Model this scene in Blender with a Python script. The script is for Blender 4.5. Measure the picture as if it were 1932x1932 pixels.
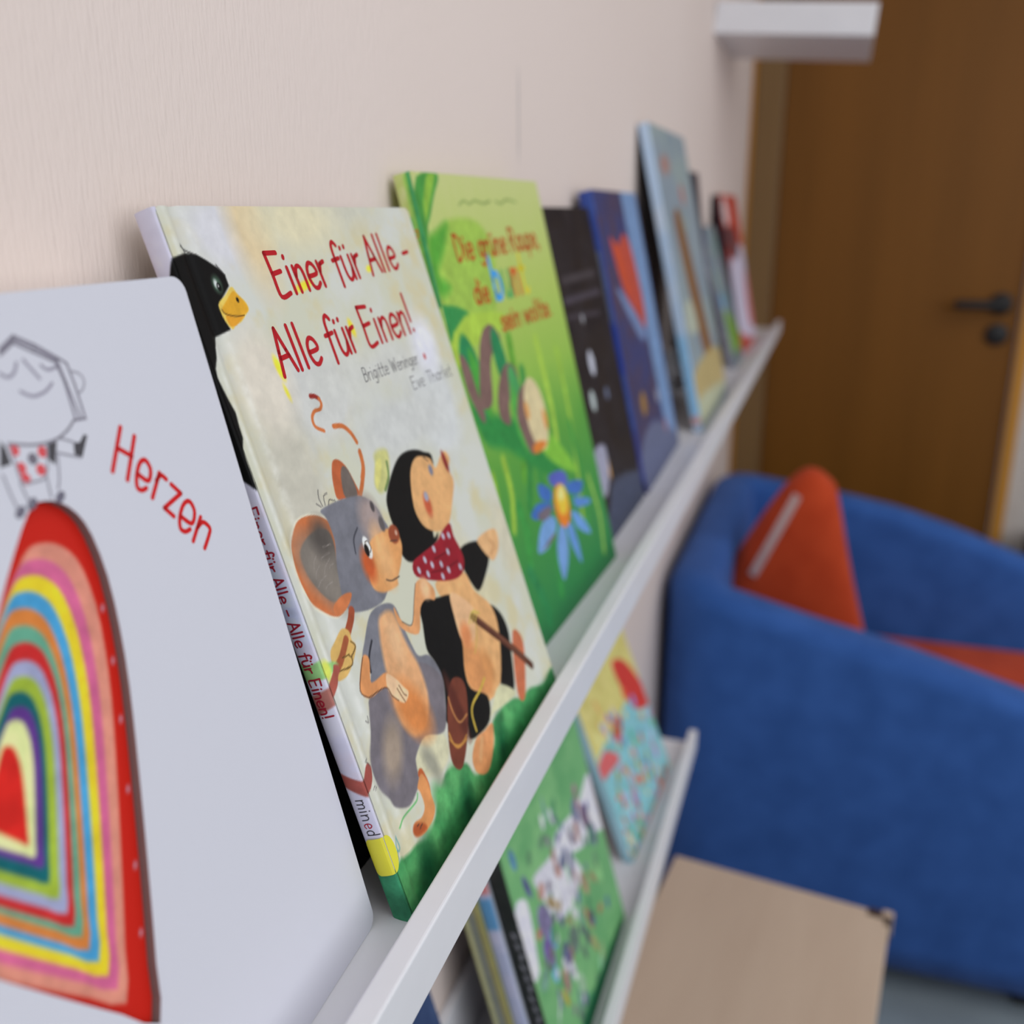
import bpy, bmesh, math, random
import numpy as np
from mathutils import Vector, Matrix
from mathutils.geometry import tessellate_polygon

for o in list(bpy.data.objects):
    bpy.data.objects.remove(o, do_unlink=True)
SC = bpy.context.scene
COL = SC.collection

# ------------------------------------------------------------------ camera
CAM_AT = Vector((0.0, -0.2386, 1.264))
RIGHT = Vector((0.31587057, -0.94876865, -0.00798930))
DOWN = Vector((-0.28559543, -0.08704576, -0.95438896))
FWD = Vector((0.90479889, 0.30374509, -0.29845919))
cd = bpy.data.cameras.new('camera')
cam = bpy.data.objects.new('camera', cd); COL.objects.link(cam)
R3 = Matrix((RIGHT, -DOWN, -FWD)).transposed()
cam.matrix_world = Matrix.Translation(CAM_AT) @ R3.to_4x4()
cd.sensor_width = 36.0; cd.lens = 33.413; cd.clip_start = 0.02
cd.dof.use_dof = True; cd.dof.focus_distance = 0.362; cd.dof.aperture_fstop = 5.8
SC.camera = cam

# ------------------------------------------------------------------ world, daylight from the window side, added fill lamps, exposure
w = bpy.data.worlds.new('world'); SC.world = w; w.use_nodes = True
bg = w.node_tree.nodes['Background']; bg.inputs[0].default_value = (0.86, 0.91, 1.0, 1); bg.inputs[1].default_value = 0.22

def area_light(name, loc, target, sx, sy, power, col):
    l = bpy.data.lights.new(name, 'AREA'); l.shape = 'RECTANGLE'; l.size = sx; l.size_y = sy; l.energy = power; l.color = col
    o = bpy.data.objects.new(name, l); COL.objects.link(o); o.location = loc
    o.rotation_euler = (Vector(target) - Vector(loc)).to_track_quat('-Z', 'Y').to_euler()
area_light('window_daylight', (-0.35, -1.8, 1.70), (0.75, 0.0, 1.0), 1.8, 1.3, 19, (0.95, 0.975, 1.0))
area_light('overhead_fill', (0.5, -1.3, 2.47), (0.5, -1.3, 0.0), 2.0, 1.6, 11, (0.96, 0.98, 1.0))  # added overhead fill, stands in for ceiling bounce on upward faces
area_light('door_fill', (1.75, -1.8, 1.40), (2.5, -0.4, 0.95), 0.9, 1.2, 4.5, (0.97, 0.98, 1.0))  # added fill lamp, brightens the door towards its right side
SC.view_settings.view_transform = 'Standard'; SC.view_settings.look = 'None'
SC.view_settings.gamma = 1.0; SC.view_settings.use_curve_mapping = False; SC.view_settings.exposure = 0.05
SC.cycles.use_denoising = True
SC.cycles.max_bounces = 8

# ------------------------------------------------------------------ helpers
def lin(c):
    c = np.asarray(c, float) / 255.0
    return np.where(c <= 0.04045, c / 12.92, ((c + 0.055) / 1.055) ** 2.4)
INK = np.array([1.30, 1.30, 1.30])
def ink(c): return np.clip(lin(c) * INK, 0, 0.9)

def smooth_pts(P, closed, n=5):
    P = np.asarray(P, float)
    if len(P) < 3: return P
    out = []; m = len(P)
    for i in range(m if closed else m - 1):
        if closed: a, b, c, d = P[i - 1], P[i], P[(i + 1) % m], P[(i + 2) % m]
        else: a, b, c, d = P[max(i - 1, 0)], P[i], P[i + 1], P[min(i + 2, m - 1)]
        for k in range(n):
            t = k / n
            out.append(0.5 * (2 * b + (c - a) * t + (2 * a - 5 * b + 4 * c - d) * t * t + (3 * b - a - 3 * c + d) * t ** 3))
    if not closed: out.append(P[-1])
    return np.array(out)
def tag(o, label=None, cat=None, group=None, kind=None):
    if label: o['label'] = label
    if cat: o['category'] = cat
    if group: o['group'] = group
    if kind: o['kind'] = kind
    return o
def empty(name, mat):
    o = bpy.data.objects.new(name, None); COL.objects.link(o); o.matrix_world = mat; o.empty_display_size = 0.02
    return o
def link(name, me, mats, parent=None, smooth=False):
    o = bpy.data.objects.new(name, me); COL.objects.link(o)
    for m in (mats if isinstance(mats, (list, tuple)) else [mats]): me.materials.append(m)
    if smooth: me.polygons.foreach_set('use_smooth', [True] * len(me.polygons))
    if parent: o.parent = parent
    return o
def box_bm(bm, lo, hi, bev=0.0, seg=2):
    vs = [bm.verts.new((x, y, z)) for x in (lo[0], hi[0]) for y in (lo[1], hi[1]) for z in (lo[2], hi[2])]
    fs = [bm.faces.new([vs[i] for i in f]) for f in ((0, 1, 3, 2), (4, 6, 7, 5), (0, 4, 5, 1), (2, 3, 7, 6), (0, 2, 6, 4), (1, 5, 7, 3))]
    if bev: bmesh.ops.bevel(bm, geom=list({e for f in fs for e in f.edges}), offset=bev, segments=seg, affect='EDGES', profile=0.5)
def boxes(name, m, items, parent=None, smooth=False):
    bm = bmesh.new()
    for it in items: box_bm(bm, *it)
    bmesh.ops.recalc_face_normals(bm, faces=bm.faces)
    me = bpy.data.meshes.new(name); bm.to_mesh(me); bm.free()
    return link(name, me, m, parent, smooth)
def lathe(name, m, prof, M=None, n=32, parent=None):
    bm = bmesh.new(); rings = []
    for r, z in prof:
        rings.append([bm.verts.new((r * math.cos(2 * math.pi * k / n), r * math.sin(2 * math.pi * k / n), z)) for k in range(n)])
    for a, b in zip(rings, rings[1:]):
        for k in range(n): bm.faces.new((a[k], a[(k + 1) % n], b[(k + 1) % n], b[k]))
    bm.faces.new(rings[0][::-1]); bm.faces.new(rings[-1])
    bmesh.ops.recalc_face_normals(bm, faces=bm.faces)
    if M is not None: bmesh.ops.transform(bm, matrix=M, verts=bm.verts)
    me = bpy.data.meshes.new(name); bm.to_mesh(me); bm.free()
    return link(name, me, m, parent, True)

# ------------------------------------------------------------------ materials
def mat(name, col, rough=0.5, spec=0.5):
    m = bpy.data.materials.new(name); m.use_nodes = True
    p = m.node_tree.nodes['Principled BSDF']
    p.inputs['Base Color'].default_value = (*col, 1); p.inputs['Roughness'].default_value = rough; p.inputs['Specular IOR Level'].default_value = spec
    return m, m.node_tree, p
def nd(t, typ, **kw):
    n = t.nodes.new(typ)
    for k, v in kw.items(): setattr(n, k, v)
    return n
def noise_mix(t, p, c1, c2, scale=(5, 5, 5), detail=4, coord='Object', lo=0.35, hi=0.65):
    tc = nd(t, 'ShaderNodeTexCoord'); mp = nd(t, 'ShaderNodeMapping'); mp.inputs['Scale'].default_value = scale
    no = nd(t, 'ShaderNodeTexNoise'); no.inputs['Scale'].default_value = 1; no.inputs['Detail'].default_value = detail
    rp = nd(t, 'ShaderNodeValToRGB'); e = rp.color_ramp.elements
    e[0].position = lo; e[0].color = (*c1, 1); e[1].position = hi; e[1].color = (*c2, 1)
    t.links.new(tc.outputs[coord], mp.inputs[0]); t.links.new(mp.outputs[0], no.inputs[0]); t.links.new(no.outputs[0], rp.inputs[0])
    t.links.new(rp.outputs[0], p.inputs['Base Color'])
    return tc, no, rp
def bump(t, p, height, strength, dist):
    b = nd(t, 'ShaderNodeBump'); b.inputs['Strength'].default_value = strength; b.inputs['Distance'].default_value = dist
    t.links.new(height, b.inputs['Height']); t.links.new(b.outputs[0], p.inputs['Normal'])

def wallpaper():
    m, t, p = mat('ribbed_wallpaper', (0.79, 0.69, 0.645), 0.75, 0.3)
    tc, no, rp = noise_mix(t, p, (0.83, 0.70, 0.640), (0.87, 0.745, 0.69), (1.5, 1.5, 1.5), 2)
    # faint grey rub mark on the paper
    sep = nd(t, 'ShaderNodeSeparateXYZ'); t.links.new(tc.outputs['Object'], sep.inputs[0])
    def band(sock, c, half, soft):
        a = nd(t, 'ShaderNodeMath', operation='SUBTRACT'); t.links.new(sock, a.inputs[0]); a.inputs[1].default_value = c
        b = nd(t, 'ShaderNodeMath', operation='ABSOLUTE'); t.links.new(a.outputs[0], b.inputs[0])
        r = nd(t, 'ShaderNodeMapRange'); t.links.new(b.outputs[0], r.inputs[0])
        r.inputs[1].default_value = half; r.inputs[2].default_value = half + soft; r.inputs[3].default_value = 1; r.inputs[4].default_value = 0
        return r.outputs[0]
    mul = nd(t, 'ShaderNodeMath', operation='MULTIPLY')
    t.links.new(band(sep.outputs[0], 0.734, 0.0008, 0.003), mul.inputs[0]); t.links.new(band(sep.outputs[2], 1.335, 0.022, 0.015), mul.inputs[1])
    m2 = nd(t, 'ShaderNodeMath', operation='MULTIPLY'); t.links.new(mul.outputs[0], m2.inputs[0]); m2.inputs[1].default_value = 0.45
    mx = nd(t, 'ShaderNodeMix', data_type='RGBA'); t.links.new(m2.outputs[0], mx.inputs[0]); t.links.new(rp.outputs[0], mx.inputs[6]); mx.inputs[7].default_value = (0.35, 0.33, 0.34, 1)
    t.links.new(mx.outputs[2], p.inputs['Base Color'])
    # embossed vertical ribs
    mp = nd(t, 'ShaderNodeMapping'); mp.inputs['Scale'].default_value = (400, 400, 95); t.links.new(tc.outputs['Object'], mp.inputs[0])
    n2 = nd(t, 'ShaderNodeTexNoise'); n2.inputs['Scale'].default_value = 1; n2.inputs['Detail'].default_value = 2; t.links.new(mp.outputs[0], n2.inputs[0])
    wv = nd(t, 'ShaderNodeTexWave', wave_type='BANDS', bands_direction='X'); wv.inputs['Scale'].default_value = 120; wv.inputs['Distortion'].default_value = 2.5; wv.inputs['Detail'].default_value = 1; wv.inputs['Detail Scale'].default_value = 1.0
    t.links.new(tc.outputs['Object'], wv.inputs[0])
    ad = nd(t, 'ShaderNodeMath', operation='MULTIPLY_ADD'); t.links.new(wv.outputs['Fac'], ad.inputs[0]); ad.inputs[1].default_value = 0.10; t.links.new(n2.outputs[0], ad.inputs[2])
    bump(t, p, ad.outputs[0], 0.65, 0.0009)
    return m
def wood(name, c1, c2, scale, rough=0.4, lo=0.3, hi=0.7):
    m, t, p = mat(name, c1, rough, 0.25); tc, no, rp = noise_mix(t, p, c1, c2, scale, 5, 'Object', lo, hi); bump(t, p, no.outputs[0], 0.05, 0.001)
    return m
def fabric(name, c1, c2, scale=900, rough=0.9):
    m, t, p = mat(name, c1, rough, 0.2); tc, no, rp = noise_mix(t, p, c1, c2, (scale * 0.02,) * 3, 6)
    n2 = nd(t, 'ShaderNodeTexNoise'); n2.inputs['Scale'].default_value = scale; t.links.new(tc.outputs['Object'], n2.inputs[0])
    bump(t, p, n2.outputs[0], 0.3, 0.0008); p.inputs['Sheen Weight'].default_value = 0.06; p.inputs['Sheen Roughness'].default_value = 0.5
    return m
def plain(name, c, rough=0.45, amp=0.04, scale=30):
    m, t, p = mat(name, c, rough)
    c = np.array(c); noise_mix(t, p, tuple(c * (1 - amp)), tuple(np.minimum(c * (1 + amp), 1)), (scale,) * 3, 3)
    return m
def printed():
    m, t, p = mat('printed_cover', (0.8, 0.8, 0.8), 0.45, 0.12)
    a = nd(t, 'ShaderNodeAttribute', attribute_name='Col'); t.links.new(a.outputs['Color'], p.inputs['Base Color'])
    tc = nd(t, 'ShaderNodeTexCoord'); n2 = nd(t, 'ShaderNodeTexNoise'); n2.inputs['Scale'].default_value = 220; n2.inputs['Detail'].default_value = 3
    t.links.new(tc.outputs['Object'], n2.inputs[0]); bump(t, p, n2.outputs[0], 0.08, 0.0006)
    return m
M_WALL = wallpaper()
M_FAR = plain('far_wall_paint', (0.62, 0.57, 0.53), 0.8)
M_FLOOR = plain('grey_vinyl_floor', (0.26, 0.31, 0.34), 0.35, 0.10, 6)
M_CEIL = plain('ceiling_paint', (0.75, 0.74, 0.73), 0.9)
M_WHITE = plain('white_lacquer', (0.84, 0.84, 0.88), 0.35, 0.015)
M_DOOR = wood('door_veneer', (0.165, 0.062, 0.005), (0.205, 0.078, 0.008), (3, 14, 0.9), 0.5)
M_FRAME = wood('door_frame_wood', (0.20, 0.115, 0.045), (0.23, 0.135, 0.055), (6, 20, 1.0), 0.4)
M_LIT_EDGE = wood('lit_door_edge_wood', (0.52, 0.24, 0.04), (0.58, 0.27, 0.05), (6, 20, 1.0), 0.4)  # brighter orange than the frame: light on its edges put into the colour
M_BEECH = wood('beech_laminate', (0.56, 0.42, 0.315), (0.63, 0.49, 0.375), (2.5, 16, 10), 0.42)
M_BLUE = fabric('blue_upholstery', (0.030, 0.100, 0.345), (0.040, 0.125, 0.415))
M_ORANGE = fabric('orange_upholstery', (0.50, 0.052, 0.013), (0.58, 0.068, 0.018))
M_ZIP = plain('pale_zip_tape', (0.62, 0.46, 0.44), 0.6)
M_BLACK = plain('black_metal', (0.007, 0.007, 0.008), 0.55)
M_DKBROWN = plain('dark_brown_plastic', (0.045, 0.022, 0.014), 0.45)
M_DKGREY = plain('dark_grey_plastic', (0.05, 0.042, 0.040), 0.6)
M_PAPER = plain('book_paper', (0.78, 0.75, 0.68), 0.8)
M_PRINT = printed()
M_YELLOW = plain('yellow_sticker_paper', (0.80, 0.74, 0.045), 0.55)

# ------------------------------------------------------------------ the setting
def struct(o): o['kind'] = 'structure'; return o
struct(boxes('wall_left', M_WALL, [((-1.6, 0, 0), (2.6, 0.1, 2.5))]))
struct(boxes('wall_far', M_FAR, [((2.6, -0.077, 0), (2.72, 0.1, 2.5)), ((2.6, -3.0, 0), (2.72, -0.690, 2.5)), ((2.6, -0.690, 2.01), (2.72, -0.077, 2.5))]))
struct(boxes('floor', M_FLOOR, [((-1.6, -3.0, -0.05), (2.72, 0.1, 0))]))
struct(boxes('ceiling', M_CEIL, [((-1.6, -3.0, 2.5), (2.72, 0.1, 2.55))]))
struct(boxes('trim_1', [M_FRAME], [((2.572, -0.079, 0), (2.598, -0.012, 2.08), 0.003), ((2.572, -0.72, 2.012), (2.598, -0.079, 2.08), 0.003)]))
struct(boxes('trim_2', [M_LIT_EDGE], [((2.577, -0.012, 0), (2.598, -0.001, 2.08), 0.002), ((2.570, -0.693, 0), (2.598, -0.664, 2.008), 0.004)]))
door = struct(boxes('door_1', M_DOOR, [((2.588, -0.662, 0.006), (2.63, -0.080, 2.006), 0.002)]))
RX = Matrix.Rotation(-math.pi / 2, 4, 'Y')
lathe('handle_rosette', M_BLACK, [(0.001, 0), (0.026, 0), (0.026, 0.007), (0.022, 0.010), (0.010, 0.010), (0.010, 0.048), (0.001, 0.048)], Matrix.Translation((2.588, -0.617, 1.05)) @ RX, parent=door)
boxes('handle_lever', M_BLACK, [((2.530, -0.628, 1.0395), (2.552, -0.508, 1.0605), 0.008, 4)], door, True)
lathe('keyhole_rosette', M_BLACK, [(0.001, 0), (0.026, 0), (0.026, 0.007), (0.022, 0.010), (0.001, 0.010)], Matrix.Translation((2.588, -0.617, 0.977)) @ RX, parent=door)

# ------------------------------------------------------------------ picture ledges and the wall shelf
def ledge(x0, x1, zf, label):
    t = empty('picture_ledge', Matrix.Translation(((x0 + x1) / 2, 0, zf - 0.008))); tag(t, label, 'shelf', 'white picture ledges on the pink wall')
    h = (x1 - x0) / 2
    boxes('shelf_board', M_WHITE, [((-h, -0.1105, 0), (h, -0.001, 0.008), 0.0008)], t)
    boxes('lip', M_WHITE, [((-h, -0.1205, 0), (h, -0.1108, 0.0263), 0.0012, 3)], t)
    boxes('back_plate', M_WHITE, [((-h, -0.0085, 0.0083), (h, -0.001, 0.070), 0.0008)], t)
ledge(-0.25, 2.37, 1.002, 'long white picture ledge at the top, holding the row of leaning books')
ledge(-0.25, 1.077, 0.625, 'lower white picture ledge, ending in front of the blue armchair')
sh = boxes('wall_shelf', M_WHITE, [((-0.15, -0.263, -0.025), (0.15, -0.0008, 0.025), 0.0015)])
sh.location = (1.972, 0, 1.584); sh.rotation_euler = (math.radians(4.3), 0, 0)
tag(sh, 'thick white floating wall shelf high on the wall, seen from below near the door', 'shelf')

# ------------------------------------------------------------------ armchair
def armchair():
    t = empty('armchair', Matrix.Translation((1.81, -0.36, 0)))
    tag(t, 'blue upholstered tub armchair with orange seat against the wall by the door', 'armchair')
    XN, XF, YB, YF, W, R = 1.425, 2.20, -0.013, -0.72, 0.088, 0.10
    path = []                                    # outer outline, near arm front -> back -> far arm front: (x, y, nx, ny, height)
    def hn(y): return float(np.interp(-y, [0, .05, .134, .253, .384, .566, .72], [.700, .695, .676, .645, .617, .566, .52]))
    def hf(y): return float(np.interp(-y, [0, .05, .13, .256, .41, .53, .69], [.700, .697, .688, .672, .645, .61, .55]))
    for y in np.linspace(YF, YB - R, 16): path.append((XN, y, 1, 0, hn(y)))
    for a in np.linspace(0, math.pi / 2, 9)[1:]:
        c = (XN + R, YB - R); y = c[1] + R * math.sin(a); path.append((c[0] - R * math.cos(a), y, math.cos(a), -math.sin(a), hn(y)))
    for x in np.linspace(XN + R, XF - R, 12)[1:]: path.append((x, YB, 0, -1, 0.700))
    for a in np.linspace(math.pi / 2, 0, 9)[1:]:
        c = (XF - R, YB - R); y = c[1] + R * math.sin(a); path.append((c[0] + R * math.cos(a), y, -math.cos(a), -math.sin(a), hf(y)))
    for y in np.linspace(YB - R, YF, 16)[1:]: path.append((XF, y, -1, 0, hf(y)))
    bm = bmesh.new(); rows = []
    for x, y, nx, ny, h in path:
        r = 0.034; prof = [(0.004, 0.05), (0.0, 0.10), (-0.003, h * 0.55), (0.0, h - r)]
        prof += [(r - r * math.cos(a), h - r + r * math.sin(a)) for a in np.linspace(0, math.pi / 2, 6)[1:]]
        prof += [(W - r + r * math.sin(a), h - r + r * math.cos(a)) for a in np.linspace(0, math.pi / 2, 6)]
        prof += [(W + 0.01, 0.45), (W + 0.004, 0.20), (W, 0.05)]
        rows.append([bm.verts.new((x + nx * d - 1.81, y + ny * d + 0.36, z)) for d, z in prof])
    for a, b in zip(rows, rows[1:]):
        for k in range(len(a) - 1): bm.faces.new((a[k], a[k + 1], b[k + 1], b[k]))
        bm.faces.new((a[-1], a[0], b[0], b[-1]))
    bm.faces.new(rows[0]); bm.faces.new(rows[-1][::-1])
    bmesh.ops.recalc_face_normals(bm, faces=bm.faces)
    me = bpy.data.meshes.new('shell'); bm.to_mesh(me); bm.free()
    link('shell', me, M_BLUE, t, True)
    boxes('seat_base', M_BLUE, [((XN + W + .012 - 1.81, YF + .02 + .36, .05), (XF - W - .012 - 1.81, YB - W - .012 + .36, .24), 0.015, 3)], t, True)
    tag(boxes('seat_cushion', M_ORANGE, [((XN + W + .014 - 1.81, YF + .36, .242), (XF - W - .014 - 1.81, YB - W - .014 + .36, .372), 0.03, 4)], t, True), 'orange seat cushion')
    for x in (XN + .06, XF - .06):
        for y in (YB - .09, YF + .08): boxes('foot', M_BLACK, [((x - .02 - 1.81, y - .02 + .36, 0), (x + .02 - 1.81, y + .02 + .36, .052), 0.004)], t)
armchair()
def pillow():
    # a square-ish cushion standing on the seat, leaning into the back corner
    A, B1, B2, Cc, Dd = (np.array(q) for q in ((-0.078, 0.606), (-0.196, 0.818), (-0.262, 0.812), (-0.385, 0.378), (-0.128, 0.378)))
    X0 = 1.715
    t = empty('cushion', Matrix.Translation((X0, -0.24, 0.374)))
    tag(t, 'orange scatter cushion with pale zip, leaning in the blue armchair', 'cushion')
    n = 30; bm = bmesh.new()
    topy = smooth_pts([A + (0.004, -0.05), A, B1, B2, B2 + (-0.012, -0.05)], False, 10); L = np.concatenate([[0], np.cumsum(np.linalg.norm(np.diff(topy, axis=0), axis=1))]); L /= L[-1]
    def P(s, u):                                   # s from the wall side to the room side, u from the seat up
        bot = Dd * (1 - s) + Cc * s; top = np.array([np.interp(s, L, topy[:, 0]), np.interp(s, L, topy[:, 1])])
        return bot * (1 - u) + top * u
    def th(s, u): return 0.060 * (max(0, 1 - abs(2 * s - 1) ** 3.0) * max(0, 1 - abs(2 * u - 1) ** 3.0)) ** 0.5
    for sg in (-1, 1):
        g = [[bm.verts.new((sg * th(i / n, j / n), P(i / n, j / n)[0] + 0.24, P(i / n, j / n)[1] - 0.374)) for i in range(n + 1)] for j in range(n + 1)]
        for j in range(n):
            for i in range(n): bm.faces.new((g[j][i], g[j][i + 1], g[j + 1][i + 1], g[j + 1][i]))
    bmesh.ops.remove_doubles(bm, verts=bm.verts, dist=1e-5); bmesh.ops.recalc_face_normals(bm, faces=bm.faces)
    me = bpy.data.meshes.new('cushion_cover'); bm.to_mesh(me); bm.free(); link('cushion_cover', me, M_ORANGE, t, True)
    SS = [(a / 60, b / 60) for a in range(61) for b in range(61)]; PP = np.array([P(*q) for q in SS])
    def onto(y, z):                                # point of the padded face at this height and depth
        q = SS[int(((PP - (y, z)) ** 2).sum(1).argmin())]; return (-th(*q) - 0.003, y + 0.24, z - 0.374)
    bm = bmesh.new(); rows = []
    for k in range(13):
        f = k / 12; y, z = -0.132 - 0.066 * f, 0.640 + 0.152 * f
        a, b = onto(y, z), onto(y - 0.013, z - 0.006)
        rows.append([bm.verts.new((p[0] + dx, p[1], p[2])) for dx in (0, 0.004) for p in (a, b)])
    for r0, r1 in zip(rows, rows[1:]):
        for i0, i1 in ((0, 1), (1, 3), (3, 2), (2, 0)): bm.faces.new((r0[i0], r0[i1], r1[i1], r1[i0]))
    for r in (rows[0], rows[-1]): bm.faces.new((r[0], r[1], r[3], r[2]))
    bmesh.ops.recalc_face_normals(bm, faces=bm.faces)
    me = bpy.data.meshes.new('zip'); bm.to_mesh(me); bm.free(); tag(link('zip', me, M_ZIP, t), 'pale pink zip')
pillow()

# ------------------------------------------------------------------ low table
def table():
    ang = math.radians(7.1)
    t = empty('low_table', Matrix.Translation((1.0655, -0.234, 0)) @ Matrix.Rotation(-ang, 4, 'Z') )
    tag(t, 'low light beech table with a dark corner, in front of the armchair', 'table')
    D, H = 0.46, 0.134
    boxes('table_top', M_BEECH, [((-D, -H, 0.428), (0, H, 0.45), 0.002)], t)
    for x in (-D + .03, -.03):
        for y in (-H + .03, H - .03): boxes('leg', M_BEECH, [((x - .018, y - .018, 0), (x + .018, y + .018, .427), 0.003)], t)
    tag(boxes('corner_guard', M_DKBROWN, [((-.022, -H - .002, .424), (.002, -H + .006, .4515), 0.001), ((-.012, -H + .006, .424), (.002, -H + .026, .4515), 0.001)], t), 'dark brown corner piece')
    tag(boxes('corner_tip', M_BEECH, [((-.008, -H - .0035, .424), (.0035, -H + .010, .4525), 0.002)], t), 'pale tip of the dark corner piece')
table()
bn = empty('bin', Matrix.Translation((2.44, -0.86, 0))); tag(bn, 'dark grey bin on the floor, right of the wooden door', 'bin')
lathe('body', M_DKGREY, [(.09, 0), (.112, .002), (.135, .49), (.139, .495), (.139, .505), (.128, .505), (.105, .02), (.001, .02)], parent=bn)

# ------------------------------------------------------------------ printing: a cover is a fine mesh whose points carry the print
def vnoise(U, V, scale, seed, octaves=3):
    rng = np.random.RandomState(seed); tot = np.zeros_like(U); amp = 1.0; s = 0
    for o in range(octaves):
        L = rng.rand(128, 128); x = U / scale + 17.3; y = V / scale + 31.7
        xi = np.floor(x).astype(int); yi = np.floor(y).astype(int); fx = x - xi; fy = y - yi
        fx = fx * fx * (3 - 2 * fx); fy = fy * fy * (3 - 2 * fy)
        g = lambda a, b: L[(yi + b) % 128, (xi + a) % 128]
        tot += amp * ((g(0, 0) * (1 - fx) + g(1, 0) * fx) * (1 - fy) + (g(0, 1) * (1 - fx) + g(1, 1) * fx) * fy); s += amp
        amp *= 0.55; scale /= 2.1
    return tot / s
class Canvas:
    def __init__(s, w, h, res, x0=0.0, seed=1):
        s.nu = max(2, int(round(w / res))); s.nv = max(2, int(round(h / res))); s.w, s.h, s.x0 = w, h, x0
        s.U, s.V = np.meshgrid(x0 + np.linspace(0, w, s.nu + 1), np.linspace(0, h, s.nv + 1))
        s.C = np.full(s.U.shape + (3,), 200.0); s.seed = seed; s.rib = []
        s.N = vnoise(s.U, s.V, 5.0, seed, 4) - 0.5
    def win(s, P, pad):
        lo = P.min(0) - pad; hi = P.max(0) + pad
        i0 = int(np.clip((lo[0] - s.x0) / s.w * s.nu, 0, s.nu)); i1 = int(np.clip((hi[0] - s.x0) / s.w * s.nu + 2, 0, s.nu + 1))
        j0 = int(np.clip(lo[1] / s.h * s.nv, 0, s.nv)); j1 = int(np.clip(hi[1] / s.h * s.nv + 2, 0, s.nv + 1))
        return (slice(j0, j1), slice(i0, i1)) if i1 > i0 and j1 > j0 else None
    def put(s, sl, a, col, tex):
        c = np.asarray(col, float) * (1 + tex * 2.2 * s.N[sl][..., None])
        s.C[sl] = s.C[sl] * (1 - a[..., None]) + np.clip(c, 0, 255) * a[..., None]
    def segd(s, sl, P, closed):
        U, V = s.U[sl], s.V[sl]; d = np.full(U.shape, 1e9); ins = np.zeros(U.shape, bool); m = len(P)
        for i in range(m if closed else m - 1):
            a, b = P[i], P[(i + 1) % m]; e = b - a; L = e @ e + 1e-12
            t = np.clip(((U - a[0]) * e[0] + (V - a[1]) * e[1]) / L, 0, 1)
            d = np.minimum(d, (U - a[0] - t * e[0]) ** 2 + (V - a[1] - t * e[1]) ** 2)
            if closed and abs(e[1]) > 1e-12:
                c = ((a[1] > V) != (b[1] > V)) & (U < e[0] * (V - a[1]) / e[1] + a[0]); ins ^= c
        d = np.sqrt(d)
        return np.where(ins, -d, d) if closed else d
    def op(s, o):
        k = o[0]
        if k == 'P':
            _, pts, col, soft, sm, tex = o; P = np.array(pts, float)
            if sm: P = smooth_pts(P, True, 4)
            sl = s.win(P, soft)
            if sl: s.put(sl, np.clip(0.5 - s.segd(sl, P, True) / soft, 0, 1), col, tex)
        elif k == 'S':
            _, pts, wd, col, soft, sm, tex = o; P = smooth_pts(pts, False, 4) if sm else np.array(pts, float)
            sl = s.win(P, wd + soft)
            if sl: s.put(sl, np.clip(0.5 - (s.segd(sl, P, False) - wd / 2) / soft, 0, 1), col, tex)
        elif k == 'E':
            _, c, rx, ry, rot, col, soft, tex = o; P = np.array([c], float); sl = s.win(P, max(rx, ry) + soft)
            if sl:
                x = s.U[sl] - c[0]; y = s.V[sl] - c[1]; ca, sa = math.cos(rot), math.sin(rot)
                r = np.sqrt(((x * ca + y * sa) / rx) ** 2 + ((y * ca - x * sa) / ry) ** 2)
                s.put(sl, np.clip(0.5 - (r - 1) * min(rx, ry) / soft, 0, 1), col, tex)
        elif k == 'NOISE':
            _, a, b, c, sc = o; n1 = vnoise(s.U, s.V, sc, s.seed + 5, 4)[..., None]; n2 = vnoise(s.U, s.V, sc * 0.7, s.seed + 9, 4)[..., None]
            f = np.clip((n1 - 0.35) / 0.3, 0, 1); g = np.clip((n2 - 0.5) / 0.25, 0, 1)
            s.C = np.array(a, float) * (1 - f) + np.array(b, float) * f; s.C = s.C * (1 - g) + np.array(c, float) * g
        elif k == 'GRAD':
            st = o[1]; v = [q[0] for q in st]
            wob = s.V + 14 * (vnoise(s.U * 2.5, s.V * 0.5, 14, s.seed, 3) - 0.5)
            for ch in range(3): s.C[..., ch] = np.interp(wob, v, [q[1][ch] for q in st])
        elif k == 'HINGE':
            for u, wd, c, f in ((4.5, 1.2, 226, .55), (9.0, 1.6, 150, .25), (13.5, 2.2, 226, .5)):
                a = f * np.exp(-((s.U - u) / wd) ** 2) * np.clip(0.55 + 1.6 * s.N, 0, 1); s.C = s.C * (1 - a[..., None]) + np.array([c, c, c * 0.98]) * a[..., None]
        elif k == 'R': s.rib.append((ribbon(o[1], o[2], o[4]), o[3]))
        elif k == 'T': s.rib += lettering(*o[1:])
    def ops(s, L):
        for o in L: s.op(o)
        return s
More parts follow.
